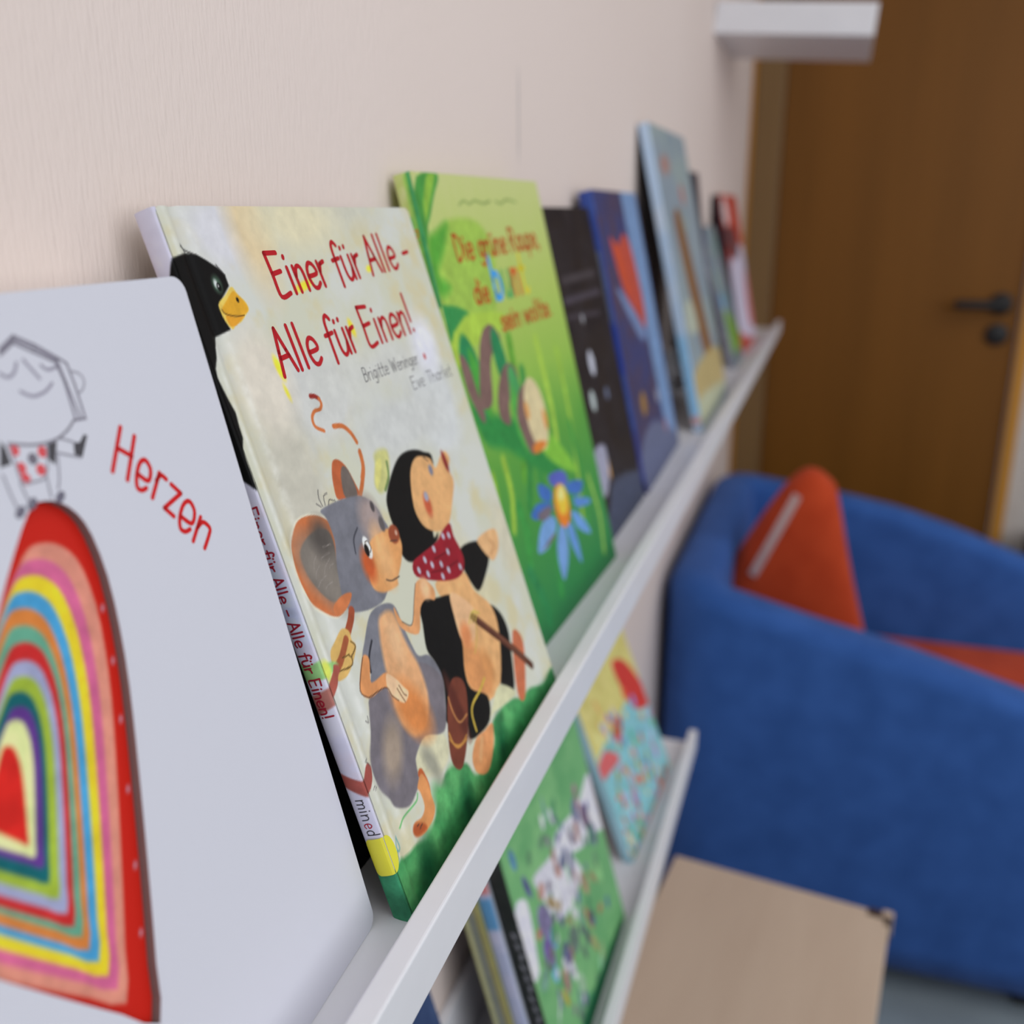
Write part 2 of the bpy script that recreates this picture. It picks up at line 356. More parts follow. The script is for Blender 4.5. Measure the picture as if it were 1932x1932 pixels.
def ribbon(pts, wd, sm=1):
    P = smooth_pts(pts, False, 5) if sm == 1 else np.array(pts, float)
    d = np.gradient(P, axis=0) if len(P) > 2 else np.tile(P[-1] - P[0], (2, 1))
    if not sm and len(P) > 2:                      # keep corners crisp: one strip per segment
        out = []
        for a, b in zip(P, P[1:]): out += ribbon([a, b], wd, 0)
        return out
    d = d / (np.linalg.norm(d, axis=1, keepdims=True) + 1e-9); n = np.stack([-d[:, 1], d[:, 0]], 1) * wd / 2
    cap0 = [P[0] + (-d[0] * math.sin(a) + n[0] / (wd / 2) * math.cos(a)) * wd / 2 for a in np.linspace(0, math.pi, 7)[1:-1]]
    cap1 = [P[-1] + (d[-1] * math.sin(a) - n[-1] / (wd / 2) * math.cos(a)) * wd / 2 for a in np.linspace(0, math.pi, 7)[1:-1]]
    quads = [[P[i] - n[i], P[i + 1] - n[i + 1], P[i + 1] + n[i + 1], P[i] + n[i]] for i in range(len(P) - 1)]
    quads.append([P[0] + n[0]] + cap0 + [P[0] - n[0]]); quads.append([P[-1] - n[-1]] + cap1 + [P[-1] + n[-1]])
    return quads
GL = {'E': (.60, [[(0, 1), (.03, .5), (.06, 0), (.44, .03)], [(0, 1), (.42, .97)], [(.03, .52), (.36, .55)]]),
 'A': (.62, [[(0, -.02), (.1, .5), (.2, 1)], [(.2, 1), (.36, .5), (.52, .02)], [(.1, .36), (.4, .38)]]),
 'i': (.25, [[(.03, .6), (.05, 0)], [(.03, .83), (.04, .86)]]), 'l': (.25, [[(.02, 1), (.05, 0)]]),
 'n': (.50, [[(0, .6), (.03, 0)], [(.03, .38), (.12, .56), (.25, .58), (.33, .42), (.35, 0)]]),
 'e': (.52, [[(.03, .3), (.37, .34), (.32, .54), (.17, .61), (.04, .48), (.01, .25), (.1, .04), (.24, 0), (.39, .1)]]),
 'r': (.40, [[(0, .6), (.03, 0)], [(.03, .36), (.12, .54), (.28, .58)]]),
 'f': (.42, [[(.36, .9), (.25, 1), (.14, .88), (.12, .5), (.12, -.12)], [(-.02, .55), (.3, .58)]]),
 'ü': (.52, [[(0, .6), (.02, .18), (.12, 0), (.26, .06), (.34, .28)], [(.34, .6), (.37, 0)], [(.08, .8), (.09, .83)], [(.27, .82), (.28, .85)]]),
 'u': (.52, [[(0, .6), (.02, .18), (.12, 0), (.26, .06), (.34, .28)], [(.34, .6), (.37, 0)]]),
 '–': (.50, [[(.02, .36), (.34, .38)]]), '!': (.26, [[(.03, 1.05), (.06, .3)], [(.07, .03), (.08, .05)]]), ' ': (.32, []),
 'm': (.70, [[(0, .6), (.0, 0)], [(0, .42), (.1, .57), (.2, .57), (.26, .42), (.26, 0)], [(.26, .42), (.36, .57), (.46, .57), (.52, .42), (.52, 0)]]),
 'z': (.48, [[(0, .6), (.36, .6)], [(.36, .6), (0, 0)], [(0, 0), (.38, 0)]]),
 'd': (.52, [[(.36, 1), (.36, 0)], [(.36, .45), (.22, .6), (.06, .5), (0, .3), (.06, .08), (.2, 0), (.36, .15)]]),
 'b': (.50, [[(0, 1), (0, 0)], [(0, .45), (.15, .6), (.3, .5), (.35, .3), (.29, .08), (.15, 0), (0, .15)]]),
 'D': (.62, [[(0, 1), (.04, .02)], [(0, 1), (.25, .95), (.46, .6), (.42, .25), (.22, .03), (.04, .02)]]),
 'g': (.52, [[(.33, .52), (.17, .6), (.03, .4), (.06, .12), (.2, .05), (.33, .22)], [(.35, .6), (.34, -.15), (.2, -.34), (.03, -.26)]]),
 'R': (.60, [[(0, 0), (0, 1)], [(0, 1), (.26, .98), (.4, .8), (.3, .58), (0, .5)], [(.14, .52), (.46, 0)]]),
 'a': (.52, [[(.33, .52), (.17, .6), (.03, .4), (.04, .12), (.17, 0), (.32, .16)], [(.34, .6), (.36, 0)]]),
 'p': (.50, [[(0, .6), (0, -.36)], [(0, .45), (.15, .6), (.3, .5), (.35, .3), (.29, .08), (.15, 0), (0, .15)]]),
 ',': (.25, [[(.06, .05), (0, -.15)]]), '.': (.25, [[(.04, .03), (.05, .04)]]),
 't': (.42, [[(.12, .95), (.12, .12), (.22, 0), (.32, .06)], [(-.02, .6), (.28, .6)]]),
 's': (.46, [[(.32, .52), (.16, .6), (.03, .48), (.1, .34), (.27, .26), (.32, .12), (.2, 0), (0, .06)]]),
 'w': (.64, [[(0, .6), (.13, 0)], [(.13, 0), (.25, .5)], [(.25, .5), (.38, 0)], [(.38, 0), (.5, .6)]]),
 'o': (.52, [[(.18, .6), (.03, .45), (.03, .15), (.18, 0), (.34, .15), (.34, .45), (.18, .6)]]),
 'B': (.56, [[(0, 0), (0, 1)], [(0, 1), (.26, .98), (.36, .78), (.26, .55), (0, .52)], [(.1, .53), (.36, .46), (.4, .2), (.26, .02), (0, 0)]]),
 'W': (.86, [[(0, 1), (.18, 0)], [(.18, 0), (.35, .8)], [(.35, .8), (.52, 0)], [(.52, 0), (.7, 1)]]),
 'h': (.50, [[(0, 1), (0, 0)], [(0, .38), (.14, .57), (.27, .56), (.34, .4), (.35, 0)]]),
 'T': (.60, [[(0, 1), (.52, 1)], [(.26, 1), (.26, 0)]]), 'v': (.46, [[(0, .6), (.17, 0)], [(.17, 0), (.35, .6)]])}
def lettering(text, p, q, cap, wd, col, cols=None):
    p, q = np.array(p, float), np.array(q, float); d = q - p; L = np.linalg.norm(d); d /= L; n = np.array([-d[1], d[0]])
    adv = sum(GL[c][0] for c in text); sx = L / adv; x = 0.0; out = []; k = 0
    for c in text:
        a, strokes = GL[c]
        cc = cols[k % len(cols)] if cols else col
        if c != ' ': k += 1
        for s in strokes:
            pts = [p + d * (x + u * sx) + n * (v * cap) for u, v in s]
            if len(pts) == 2: pts = [pts[0] + (pts[1] - pts[0]) * f for f in (0, .2, .4, .6, .8, 1)]; out.append((ribbon(pts, wd, 2), cc)); continue
            out.append((ribbon(pts, wd, 1 if len(pts) > 3 else 0), cc))
        x += a * sx
    return out

def sheet(name, cv, pos, off, parent, m=None):
    """a thin printed board: front grid from pos(u_mm, v_mm) -> metres, plus edge skirt and back"""
    P = pos(cv.U, cv.V); nv1, nu1 = cv.U.shape; F = P.reshape(-1, 3); col = ink(cv.C).reshape(-1, 3)
    idx = np.arange(nv1 * nu1).reshape(nv1, nu1)
    quads = np.stack([idx[:-1, :-1], idx[:-1, 1:], idx[1:, 1:], idx[1:, :-1]], -1).reshape(-1, 4)
    ring = np.concatenate([idx[0, :], idx[1:, -1], idx[-1, -2::-1], idx[-2:0:-1, 0]])
    B = F[ring] + np.array(off); nb = len(ring); base = len(F); bi = base + np.arange(nb)
    verts = [F, B]; cols = [col, col[ring] * 0.9]
    faces = [tuple(q) for q in quads.tolist()]
    for k in range(nb): faces.append((int(ring[k]), int(bi[k]), int(bi[(k + 1) % nb]), int(ring[(k + 1) % nb])))
    faces.append(tuple(int(v) for v in bi[::-1]))
    nvt = base + nb
    nrm = -np.array(off) / np.linalg.norm(off)
    for polys, c in cv.rib:
        cl = ink(c)
        for q in polys:
            q = np.array(q); u = np.clip(q[:, 0], cv.x0, cv.x0 + cv.w); v = np.clip(q[:, 1], 0, cv.h)
            verts.append(pos(u, v) + nrm * 0.00010); cols.append(np.tile(cl, (len(q), 1)))
            faces.append(tuple(range(nvt, nvt + len(q)))); nvt += len(q)
    V = np.concatenate(verts); Cc = np.concatenate(cols)
    me = bpy.data.meshes.new(name); me.from_pydata(V.tolist(), [], faces)
    at = me.color_attributes.new('Col', 'FLOAT_COLOR', 'POINT'); at.data.foreach_set('color', np.hstack([Cc, np.ones((len(Cc), 1))]).astype('f').ravel())
    me.update()
    return link(name, me, m or M_PRINT, parent)
def rounded(u, v, w, h, r):
    """square grid -> rounded corners"""
    u = np.array(u, float); v = np.array(v, float)
    for cu, su in ((r, -1), (w - r, 1)):
        for cv_, sv in ((r, -1), (h - r, 1)):
            du = (u - cu) * su; dv = (v - cv_) * sv; k = (du > 0) & (dv > 0)
            m = np.maximum(du, dv); d = np.hypot(du, dv) + 1e-12
            u = np.where(k, cu + su * du * m / d, u); v = np.where(k, cv_ + sv * dv * m / d, v)
    return u, v
def book_frame(x0, yb, zf, lean, yaw):
    le, ya = math.radians(lean), math.radians(yaw)
    e1 = Vector((math.cos(ya), math.sin(ya), 0)); nn = Vector((-math.sin(ya), math.cos(ya), 0))
    e2 = nn * math.sin(le) + Vector((0, 0, 1)) * math.cos(le); e3 = e1.cross(e2)
    M = Matrix((e1, e2, e3)).transposed().to_4x4(); M.translation = Vector((x0, yb, zf))
    return M
def book(spec, label, art, spine_art, back_col, res=1.2, sres=0.9, groove=0.6, corner=1.5, board=0.0022, group=None, seed=1, bulge=0.9):
    x0, w, h, yb, zf, lean, yaw, t = spec
    # lift so that the back lower edge, not the front one, clears the ledge
    Mx = book_frame(x0, yb, zf + math.sin(math.radians(lean)) * 0.0 + 0.0003, lean, yaw)
    o = empty('picture_book', Mx); tag(o, label, 'book', group)
    W, H, T = w * 1000, h * 1000, t * 1000
    cv = Canvas(W, H, res, 0, seed).ops(art)
    def pos(u, v):
        z = -groove * np.exp(-((u - 9) / 2.3) ** 2)
        a, b = rounded(u, v, W, H, corner)
        return np.stack([a, b, z], -1) / 1000
    sheet('front_cover', cv, pos, (0, 0, -board), o)
    bc = Canvas(W, H, 12, 0, seed); bc.C[:] = back_col
    def posb(u, v):
        a, b = rounded(u, v, W, H, corner); return np.stack([W - a, b, np.full_like(a, -T)], -1) / 1000
    sheet('back_cover', bc, posb, (0, 0, board), o)
    sv = Canvas(T, H, sres, 0, seed + 3).ops(spine_art)
    def poss(u, v):
        s = np.clip(u / T, 0, 1); return np.stack([-0.35 - bulge * np.sqrt(np.clip(4 * s * (1 - s), 0, 1)), np.clip(v, 0.3, H - 0.3), u - T], -1) / 1000
    sheet('spine', sv, poss, (0.0012, 0, 0), o)
    boxes('page_block', M_PAPER, [((0.0015, 0.003, -t + board + 0.0002), (w - 0.004, h - 0.003, -board - 0.0008 if groove < 0.8 else -board - 0.0012))], o)
    return o
ART = {
 'b1': [
  ('R',[(168.4,236.3),(173.9,239),(179.8,235.9),(186.6,231.2),(188.7,229.6),(189.1,223.5),(188.9,213.8)],0.8,(128,124,136),0),
  ('R',[(167.8,234.8),(173.1,237.3),(178.5,234.2),(185,230.5),(185.8,224.9),(185.3,214.7)],0.8,(128,124,136),0),
  ('R',[(168.1,235.5),(173.5,238.2),(179.4,235),(185.7,231),(186.2,224.8),(187.2,214.2)],0.8,(128,124,136),0),
  ('R',[(185.1,214.2),(188.2,214)],0.8,(128,124,136),0),
  ('R',[(189,227.4),(192.1,226.1),(192.9,223.7),(191.1,221.6),(189.3,221.1)],0.7,(150,148,158),1),
  ('R',[(165.8,230.3),(167.9,229),(170.4,230),(172,232.2)],0.9,(140,136,150),1),
  ('R',[(174.5,232.6),(176.1,229.8),(177.8,227.1)],0.9,(140,136,150),1),
  ('R',[(179.7,230.4),(181.5,228.9),(184.7,229.2)],0.9,(140,136,150),1),
  ('R',[(170.2,224.9),(173.6,223),(178.1,223.5),(181.4,225.2)],0.9,(140,136,150),1),
  ('R',[(184.6,214.3),(181,212.1),(175.8,210.6),(168.7,210.9),(160.9,213)],0.8,(125,122,132),1),
  ('R',[(177.4,210.9),(182,208.6)],0.7,(140,138,148),1),
  ('R',[(175.2,207.2),(182.6,204.1)],0.7,(140,138,148),1),
  ('R',[(156.1,206),(156.4,200.8),(156.9,196.9)],0.7,(140,138,148),1),
  ('R',[(160.4,202.7),(160.7,199.3),(161.1,197.1)],0.7,(140,138,148),1),
  ('R',[(169.1,201.8),(168.6,198.9),(168.3,196.7)],0.7,(140,138,148),1),
  ('R',[(174.9,206.4),(173,200.8),(171.4,198.1)],0.7,(140,138,148),1),
  ('R',[(160.8,212.7),(160.9,206.9),(161.1,202.8),(164.6,201.9),(169.2,202.5),(172.6,209.6)],0.7,(140,138,148),1),
  ('P',[(158.8,214.3),(159.7,212.3),(159.8,207.9),(156,207.8)],(72,70,74),0.5,0,0.1),
  ('P',[(172.9,210.3),(176.3,210.1),(173.2,204.3),(171.5,206.5)],(72,70,74),0.5,0,0.1),
  ('P',[(181.8,208.6),(183.9,208.1),(186.4,209.9),(187.5,209.3),(183.1,203.9),(180.8,205.4)],(72,70,74),0.5,0,0.1),
  ('E',(162,211),1.6,1.6,0.3,(200,80,85),0.9,0.08),
  ('E',(170.5,208.6),1.6,1.6,0.3,(200,80,85),0.9,0.08),
  ('E',(162.2,206.2),1.6,1.6,0.3,(200,80,85),0.9,0.08),
  ('E',(168.1,204.3),1.6,1.6,0.3,(200,80,85),0.9,0.08),
  ('E',(162.4,203.2),1.6,1.6,0.3,(200,80,85),0.9,0.08),
  ('E',(166.7,207.6),1.6,1.6,0.3,(110,105,115),0.9,0.08),
  ('E',(157.4,195.8),2,1.3,0.5,(105,102,115),0.8,0.08),
  ('E',(171.2,195.9),2,1.3,0.5,(105,102,115),0.8,0.08),
  ('E',(161.7,196.8),2,1.3,0.5,(105,102,115),0.8,0.08),
  ('R',[(200.9,208.8),(192.4,197.6)],1.6,(190,32,34),0),
  ('R',[(205.3,205.1),(197,193.8)],1.6,(190,32,34),0),
  ('R',[(197.4,203.2),(201.7,199.8)],1.6,(190,32,34),0),
  ('R',[(201.8,194.3),(205.1,191.3),(207.5,194.1),(206.7,197.3),(204.1,197.2),(201.2,194.1),(199.9,190.8),(201.3,189.4),(203.4,189.5)],1.6,(190,32,34),1),
  ('R',[(210.8,192.3),(204.6,186.1)],1.6,(190,32,34),0),
  ('R',[(208.5,190.4),(211.1,191.5),(212.9,189.7)],1.6,(190,32,34),1),
  ('R',[(214.3,187.7),(217.3,183.9),(208.2,181.8),(211.1,178.2)],1.6,(190,32,34),0),
  ('R',[(214.1,177.3),(218,173.7),(220.9,176.8),(220.1,180.4),(217.1,180.4),(213.7,177.4),(212.3,174),(213.9,172.3),(216.4,172.3)],1.6,(190,32,34),1),
  ('R',[(222.9,174.3),(216.1,168.4)],1.6,(190,32,34),0),
  ('R',[(220,171.7),(223.3,172.5),(225.6,169.7),(224,167.6),(220.3,164.6)],1.6,(190,32,34),1),
 ],
 'b2': [
  ('NOISE',(192,192,174),(195,196,188),(195,187,154),22),
  ('E',(32.3,269.3),20,14,0,(200,199,204),12,0.05),
  ('E',(49.7,271),12,25,0,(205,186,150),12,0.05),
  ('E',(121.9,277.1),30,8,0,(190,188,172),12,0.05),
  ('E',(84.3,272.7),28,12,0,(206,198,168),12,0.05),
  ('E',(56.4,202),30,20,0,(192,192,188),12,0.05),
  ('E',(154,181.4),24,30,0,(195,197,196),12,0.05),
  ('E',(25,176.3),16,30,0,(186,182,168),12,0.05),
  ('E',(116.2,178.3),40,14,0,(190,191,188),12,0.05),
  ('E',(132.1,83.8),14,30,0,(200,192,160),12,0.05),
  ('E',(183.8,100.8),10,20,0,(196,190,168),12,0.05),
  ('E',(114.5,206.5),50,8,0,(192,192,186),12,0.05),
  ('E',(26.3,213.6),16,20,0,(206,198,184),12,0.05),
  ('E',(220.3,256.7),5,12,0,(190,170,140),12,0.05),
  ('E',(162.7,210.3),12,14,0,(212,212,222),12,0.05),
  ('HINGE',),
  ('P',[(-19.3,14.2),(2.9,23.5),(9,22),(17.6,21.7),(27.1,18.7),(35.4,21.7),(42,25.9),(53.7,32),(62.9,30.3),(73.5,25.8),(79,16.2),(102.5,19.2),(108.4,28.6),(132.7,27.6),(145,22.6),(157.5,21.9),(175.6,16.2),(201.2,16.7),(299.5,-8.9),(165.6,-130.1)],(66,136,82),2,1,0.2),
  ('P',[(-13.4,6.7),(5.8,7.2),(32.9,8.2),(60.6,11.4),(91.9,10.7),(121.6,14.6),(153.6,12.5),(211.1,10.3),(292,-15.6),(162.9,-132.6)],(42,110,64),14,1,0.18),
  ('E',(59.5,25.9),6,6,0.4,(84,154,94),6,0.2),
  ('E',(45.6,25),6,8,0.4,(84,154,94),6,0.2),
  ('E',(15.7,13.8),8,5,0.4,(84,154,94),6,0.2),
  ('E',(75.6,11.9),5,6,0.4,(84,154,94),6,0.2),
  ('E',(124.3,22.4),5,6,0.4,(84,154,94),6,0.2),
  ('E',(4.1,11.6),8,6,0.4,(84,154,94),6,0.2),
  ('E',(30.1,15.4),5,7,0.4,(84,154,94),6,0.2),
  ('E',(63.1,10.5),5,9,-0.4,(24,82,50),8,0.2),
  ('E',(20.2,9.4),6,10,-0.4,(24,82,50),8,0.2),
  ('E',(110.2,14.9),4,10,-0.4,(24,82,50),8,0.2),
  ('P',[(-12.9,253.7),(-5.6,258.2),(-0.9,261),(8.6,262.8),(13,262),(17.6,259.5),(22.2,256.6),(24.9,253.8),(25,249.8),(19.5,246.2),(15.2,243.3),(15.7,238.6),(17.2,234.3),(8.7,232.8),(5.7,229.2),(4.1,225.5),(1.6,222),(0.9,218.8),(1.6,214.8),(2.4,210.7),(3.7,205.7),(2.9,200.6),(2.7,196.6),(0.6,193),(-0.2,187.8),(-0.1,182.4),(-1.3,178.7),(-7.5,179),(-8.8,201.8)],(15,14,14),0.7,0,0.1),
  ('S',[(8.6,262.8),(7.9,265),(7.3,265.7)],0.5,(50,48,48),0.5,1,0.1),
  ('S',[(12,262),(6.9,265.1)],0.5,(50,48,48),0.5,1,0.1),
  ('S',[(24.9,253.8),(21.8,257.7)],0.5,(50,48,48),0.5,1,0.1),
  ('E',(18.6,250.8),2.4,3,0,(70,96,78),2.2,0.08),
  ('E',(18,251),1,1.6,0,(206,212,210),0.9,0.08),
  ('E',(19.2,249.8),1.2,1.6,0,(14,14,14),0.5,0.08),
  ('E',(19.1,250.2),0.3,0.4,0,(210,210,210),0.3,0.08),
  ('P',[(26.1,249.4),(20.7,246.4),(15.4,243.6),(15.8,237.9),(18.3,234.2),(21,235.7),(24.8,236.3),(29.5,238.9),(31.8,240.4),(31.4,243.2),(28.3,246.5)],(216,186,88),0.5,1,0.1),
  ('P',[(25.9,247.7),(19.9,244.2),(16.3,241.8),(17.6,240),(22.7,238.7),(27.6,238.6),(31.4,240.3),(30.9,243.2),(28.1,246.2)],(214,158,46),0.5,1,0.1),
  ('P',[(17.3,239.6),(17.7,235.6),(20.7,235.2),(23.8,236.4),(27.8,238.3),(22.6,238.4)],(214,150,46),0.5,1,0.1),
  ('S',[(16.2,241.7),(17.5,240),(22.7,238.7),(27.9,238.5)],0.5,(96,66,26),0.5,1,0.1),
  ('E',(27.1,244.4),0.8,1,0,(30,24,18),0.4,0.08),
  ('E',(73.3,246.3),7,1.8,0.2,(226,208,60),1.4,0.08),
  ('E',(37.6,216.8),2,5,0.2,(226,208,60),1.4,0.08),
  ('E',(131.8,250.3),2.5,1.5,0.2,(226,208,60),1.4,0.08),
  ('E',(99.6,225.8),2,4,0.2,(226,208,60),1.4,0.08),
  ('E',(37.3,207.1),1,3,0.2,(226,208,60),1.4,0.08),
  ('T','Einer für Alle –',(54.2,243.2),(180,250.1),17.5,2,(168,28,36),None),
  ('T','Alle für Einen!',(39.2,213.6),(160.1,217.6),18,2,(168,28,36),None),
  ('T','Brigitte Weninger',(96.2,201.6),(151.6,202),6.2,0.5,(112,110,112),None),
  ('T','Eve Tharlet',(136.9,191),(184.3,190.8),6.2,0.5,(120,118,120),None),
  ('E',(159.1,204.4),1.3,1.6,0,(180,70,70),0.6,0.08),
  ('S',[(51.4,203.1),(54.2,202.6),(56.5,201.2)],2,(140,44,38),0.5,1,0.1),
  ('S',[(56.5,201.2),(57.1,199),(55,197.1),(50.7,197),(47.6,194.8),(47.7,191.2),(52.6,188.4)],1.6,(186,104,58),0.5,1,0.1),
  ('S',[(60.2,188.7),(66.7,187.4),(71,183.5),(73.1,179)],2.2,(186,104,58),0.5,1,0.1),
  ('S',[(73.2,175.1),(72.3,169.7),(67.8,164.3)],2,(186,104,58),0.5,1,0.1),
  ('S',[(72.8,174.6),(71.6,168.3),(66.7,162.2),(62.4,158.3)],2.6,(186,104,58),0.5,1,0.1),
  ('P',[(82.7,170.7),(88.2,172.1),(94.7,170.1),(92.2,163),(84.8,155.8),(77.9,154.6),(76,159.7),(81,165.9)],(186,184,120),2.5,1,0.1),
  ('P',[(81.8,167.2),(87.1,168.1),(83.7,162.1),(77.2,157.1),(76.6,159.5)],(206,200,120),1.5,1,0.1),
  ('S',[(91.3,165.6),(88.8,159.3),(82.6,154.8)],1.6,(110,130,80),0.5,1,0.1),
  ('P',[(132.7,110.7),(152,107.8),(158,101.2),(158.7,96.4),(149.4,90.6),(136.9,86.2),(131.3,92.8),(128.5,102.6)],(15,14,14),1.2,1,0.1),
  ('P',[(152.2,108.6),(166.6,108.9),(176.4,106.2),(173.8,97.7),(163.3,93.3),(157.5,97.7),(153.2,103.7)],(212,166,118),0.9,1,0.1),
  ('S',[(165.2,104.3),(168.4,99.5),(161.7,97.1)],0.6,(170,110,70),0.5,1,0.1),
  ('P',[(141.5,76.1),(150.8,69.1),(154,58.4),(150.1,47.9),(139.3,29.6),(128,38.9),(133.4,48.2),(138.3,62.4)],(15,14,14),1.2,1,0.1),
  ('P',[(157.7,54),(165.3,50.8),(165.2,41.1),(149.6,21.5),(142.3,23.8),(145.9,35.7)],(186,104,72),0.8,1,0.1),
  ('P',[(100.4,105.4),(126.7,100.2),(131.9,88.2),(143.9,75.4),(143.5,60.8),(128.6,40.2),(112.9,37.6),(102.2,43.1),(97.1,57.3),(103,69.9),(107.9,89),(98.2,98.8)],(210,160,108),0.9,1,0.1),
  ('P',[(105.4,72.4),(115.5,64.4),(120.8,52.2),(120.4,43.5),(113.1,40),(98.5,50.8),(98.3,62)],(198,136,86),4,1,0.1),
  ('E',(120.8,52.2),5,9,0.2,(196,136,84),4,0.08),
  ('P',[(79.6,103.1),(94.9,98.8),(109.2,94),(104.6,83),(104.6,72.8),(98,60.4),(98.5,50.8),(111.2,40.5),(105.7,30.5),(90.5,30.5),(82.8,33.5),(84.2,40.3),(68.9,48.5),(72,55),(76.8,64.9),(75.6,75.2),(72.6,83),(76,93.4)],(15,14,14),1,1,0.1),
  ('P',[(116,165.3),(126.5,161.9),(132.8,155.2),(110.8,125.6),(115.3,124.2),(108.9,120.5),(87,119.6),(78.6,125.3),(79.4,136.6),(79.3,145.5),(82.1,152.3),(94,161),(104.5,165.4)],(15,14,14),1.2,1,0.1),
  ('P',[(120.5,161.2),(130.7,157.6),(133.3,152.1),(142.3,156.3),(148.3,157.1),(150.5,152.5),(146,148),(147.3,141.6),(139.8,133.7),(128.3,124.7),(115.8,124.7),(105.2,130.3),(101.4,138.4),(102.9,146),(107.6,155.1),(113.4,160)],(210,160,108),1,1,0.1),
  ('E',(144.9,152.6),2.2,5.6,0.1,(132,48,44),1,0.08),
  ('E',(114.5,138.5),3.2,5.5,0,(180,84,56),2.5,0.08),
  ('E',(127.9,152.4),2,2.6,0,(120,120,136),1.2,0.08),
  ('E',(115.5,142.4),2,2.4,0,(150,150,166),1.2,0.08),
  ('S',[(124.8,159.7),(128.2,156.8)],0.6,(64,54,50),0.5,1,0.1),
  ('P',[(129.3,124.6),(129.2,118),(131.4,111.2),(131.7,104.5),(126.4,99.9),(116.4,100),(101,105),(84.2,113.4),(85.1,119.8),(96.4,120.7),(111.1,121),(119.7,123.6)],(138,28,40),0.8,1,0.1),
  ('S',[(104.5,114.6),(113.4,114),(121.8,113.6)],0.8,(100,18,28),0.5,1,0.1),
  ('S',[(97.8,110.4),(110.4,107.5),(125.3,106.4)],0.8,(104,20,30),0.5,1,0.1),
  ('E',(118.9,121.3),1.2,1.8,0.2,(178,176,190),0.6,0.08),
  ('E',(124.6,119.9),1.2,1.8,0.2,(178,176,190),0.6,0.08),
  ('E',(118.7,113.4),1.2,1.8,0.2,(178,176,190),0.6,0.08),
  ('E',(106.7,118.8),1.2,1.8,0.2,(178,176,190),0.6,0.08),
  ('E',(95.7,117.3),1.2,1.8,0.2,(178,176,190),0.6,0.08),
  ('E',(100.6,113.1),1.2,1.8,0.2,(178,176,190),0.6,0.08),
  ('E',(108.9,110.5),1.2,1.8,0.2,(178,176,190),0.6,0.08),
  ('E',(87.9,115),1.2,1.8,0.2,(178,176,190),0.6,0.08),
  ('E',(113.9,105.8),1.2,1.8,0.2,(178,176,190),0.6,0.08),
  ('E',(125.8,103.1),1.2,1.8,0.2,(178,176,190),0.6,0.08),
  ('E',(94.5,110.8),1.2,1.8,0.2,(178,176,190),0.6,0.08),
  ('E',(106.7,105.1),1.2,1.8,0.2,(178,176,190),0.6,0.08),
  ('P',[(106.7,95),(113.5,93.6),(125,82.1),(122.9,74.2),(117.7,69),(110.6,69.2),(104.5,74.3),(104.5,82)],(214,170,128),1,1,0.1),
  ('E',(110,73.6),5,6,0,(204,130,84),4,0.08),
  ('S',[(121.8,78.1),(135.2,64.9),(153.5,46.6),(168,30.2)],4.2,(84,48,36),0.5,1,0.1),
  ('S',[(126.1,75.5),(143.6,58),(164.4,35.3)],1,(116,74,56),0.5,1,0.1),
  ('S',[(116.6,76.8),(121.3,80.1),(125.7,79.9)],1,(190,166,84),0.5,1,0.1),
  ('S',[(119.7,76),(124.3,79.2),(127.5,78.3)],1,(190,166,84),0.5,1,0.1),
  ('S',[(122.9,75.2),(127.5,78.3),(129.2,76.7)],1,(190,166,84),0.5,1,0.1),
  ('S',[(122.9,74.2),(118.5,67.3),(112.8,62.8)],0.8,(190,160,80),0.5,1,0.1),
  ('P',[(98,29.1),(107.2,28.1),(101.9,19.6),(92.3,13.3),(85.2,13.3),(79,18.3),(79.5,25.1),(88.2,30.2)],(204,140,92),0.8,1,0.1),
  ('S',[(93.2,27.4),(86.4,21.1)],3,(212,160,112),2,1,0.1),
  ('P',[(84.5,62.5),(92.8,58.8),(93.4,51.6),(86.7,40.9),(78.8,32.6),(69.7,26.6),(64.6,28.1),(62.4,33.6),(65.6,42.7),(74.4,55.7)],(108,56,42),0.8,1,0.1),
  ('E',(81.2,50.1),3.5,16,0.1,(86,42,34),3,0.08),
  ('S',[(76.6,57.3),(76.4,49.9),(79.3,43.5),(87.3,43.4)],0.9,(180,124,74),0.5,1,0.1),
  ('S',[(67.6,44.3),(68.2,39.2),(71.4,35.3),(80.3,34.5)],1.2,(176,124,62),0.5,1,0.1),
  ('S',[(66.1,42.4),(68.9,38.1),(74.3,35.1),(81.5,36)],0.8,(176,124,62),0.5,1,0.1),
  ('S',[(113.8,48.9),(105.7,46.3),(95.6,44.5),(91.6,40.6),(90.8,32.9)],1.4,(196,168,70),0.5,1,0.1),
  ('P',[(112.6,34),(120.9,38.7),(129.5,37.9),(140.5,28),(128.6,28.5),(112.6,31.3),(107.2,31.5)],(196,194,158),1,1,0.1),
  ('P',[(48.5,53.5),(60.2,48.4),(64,43.6),(61.8,36.7),(52.4,34.1),(45.5,36.3),(36.1,41.9),(37.9,49.8)],(194,190,160),2,1,0.1),
  ('E',(47.1,41.2),4,10,0.3,(150,148,132),4,0.08),
  ('P',[(51.2,175.9),(55.5,175.4),(59.2,171.4),(61.4,164.4),(61.7,158.5),(51.4,159.8),(45.7,161.2),(45.8,165.8),(47.8,171.5)],(176,92,56),0.6,1,0.1),
  ('P',[(56.9,172.4),(60.1,169),(60.4,158.7),(51.4,160.3),(53.2,168.7)],(104,94,88),0.7,1,0.1),
  ('P',[(12.8,160.1),(18.9,162.1),(27.8,160.5),(34.5,156.6),(37.5,151.5),(36.9,146.5),(33.9,125.1),(27.5,120.9),(19.1,120.1),(10.5,126.5),(5,136.7),(4.7,147.2),(8.9,155.5)],(212,206,186),0.9,1,0.1),
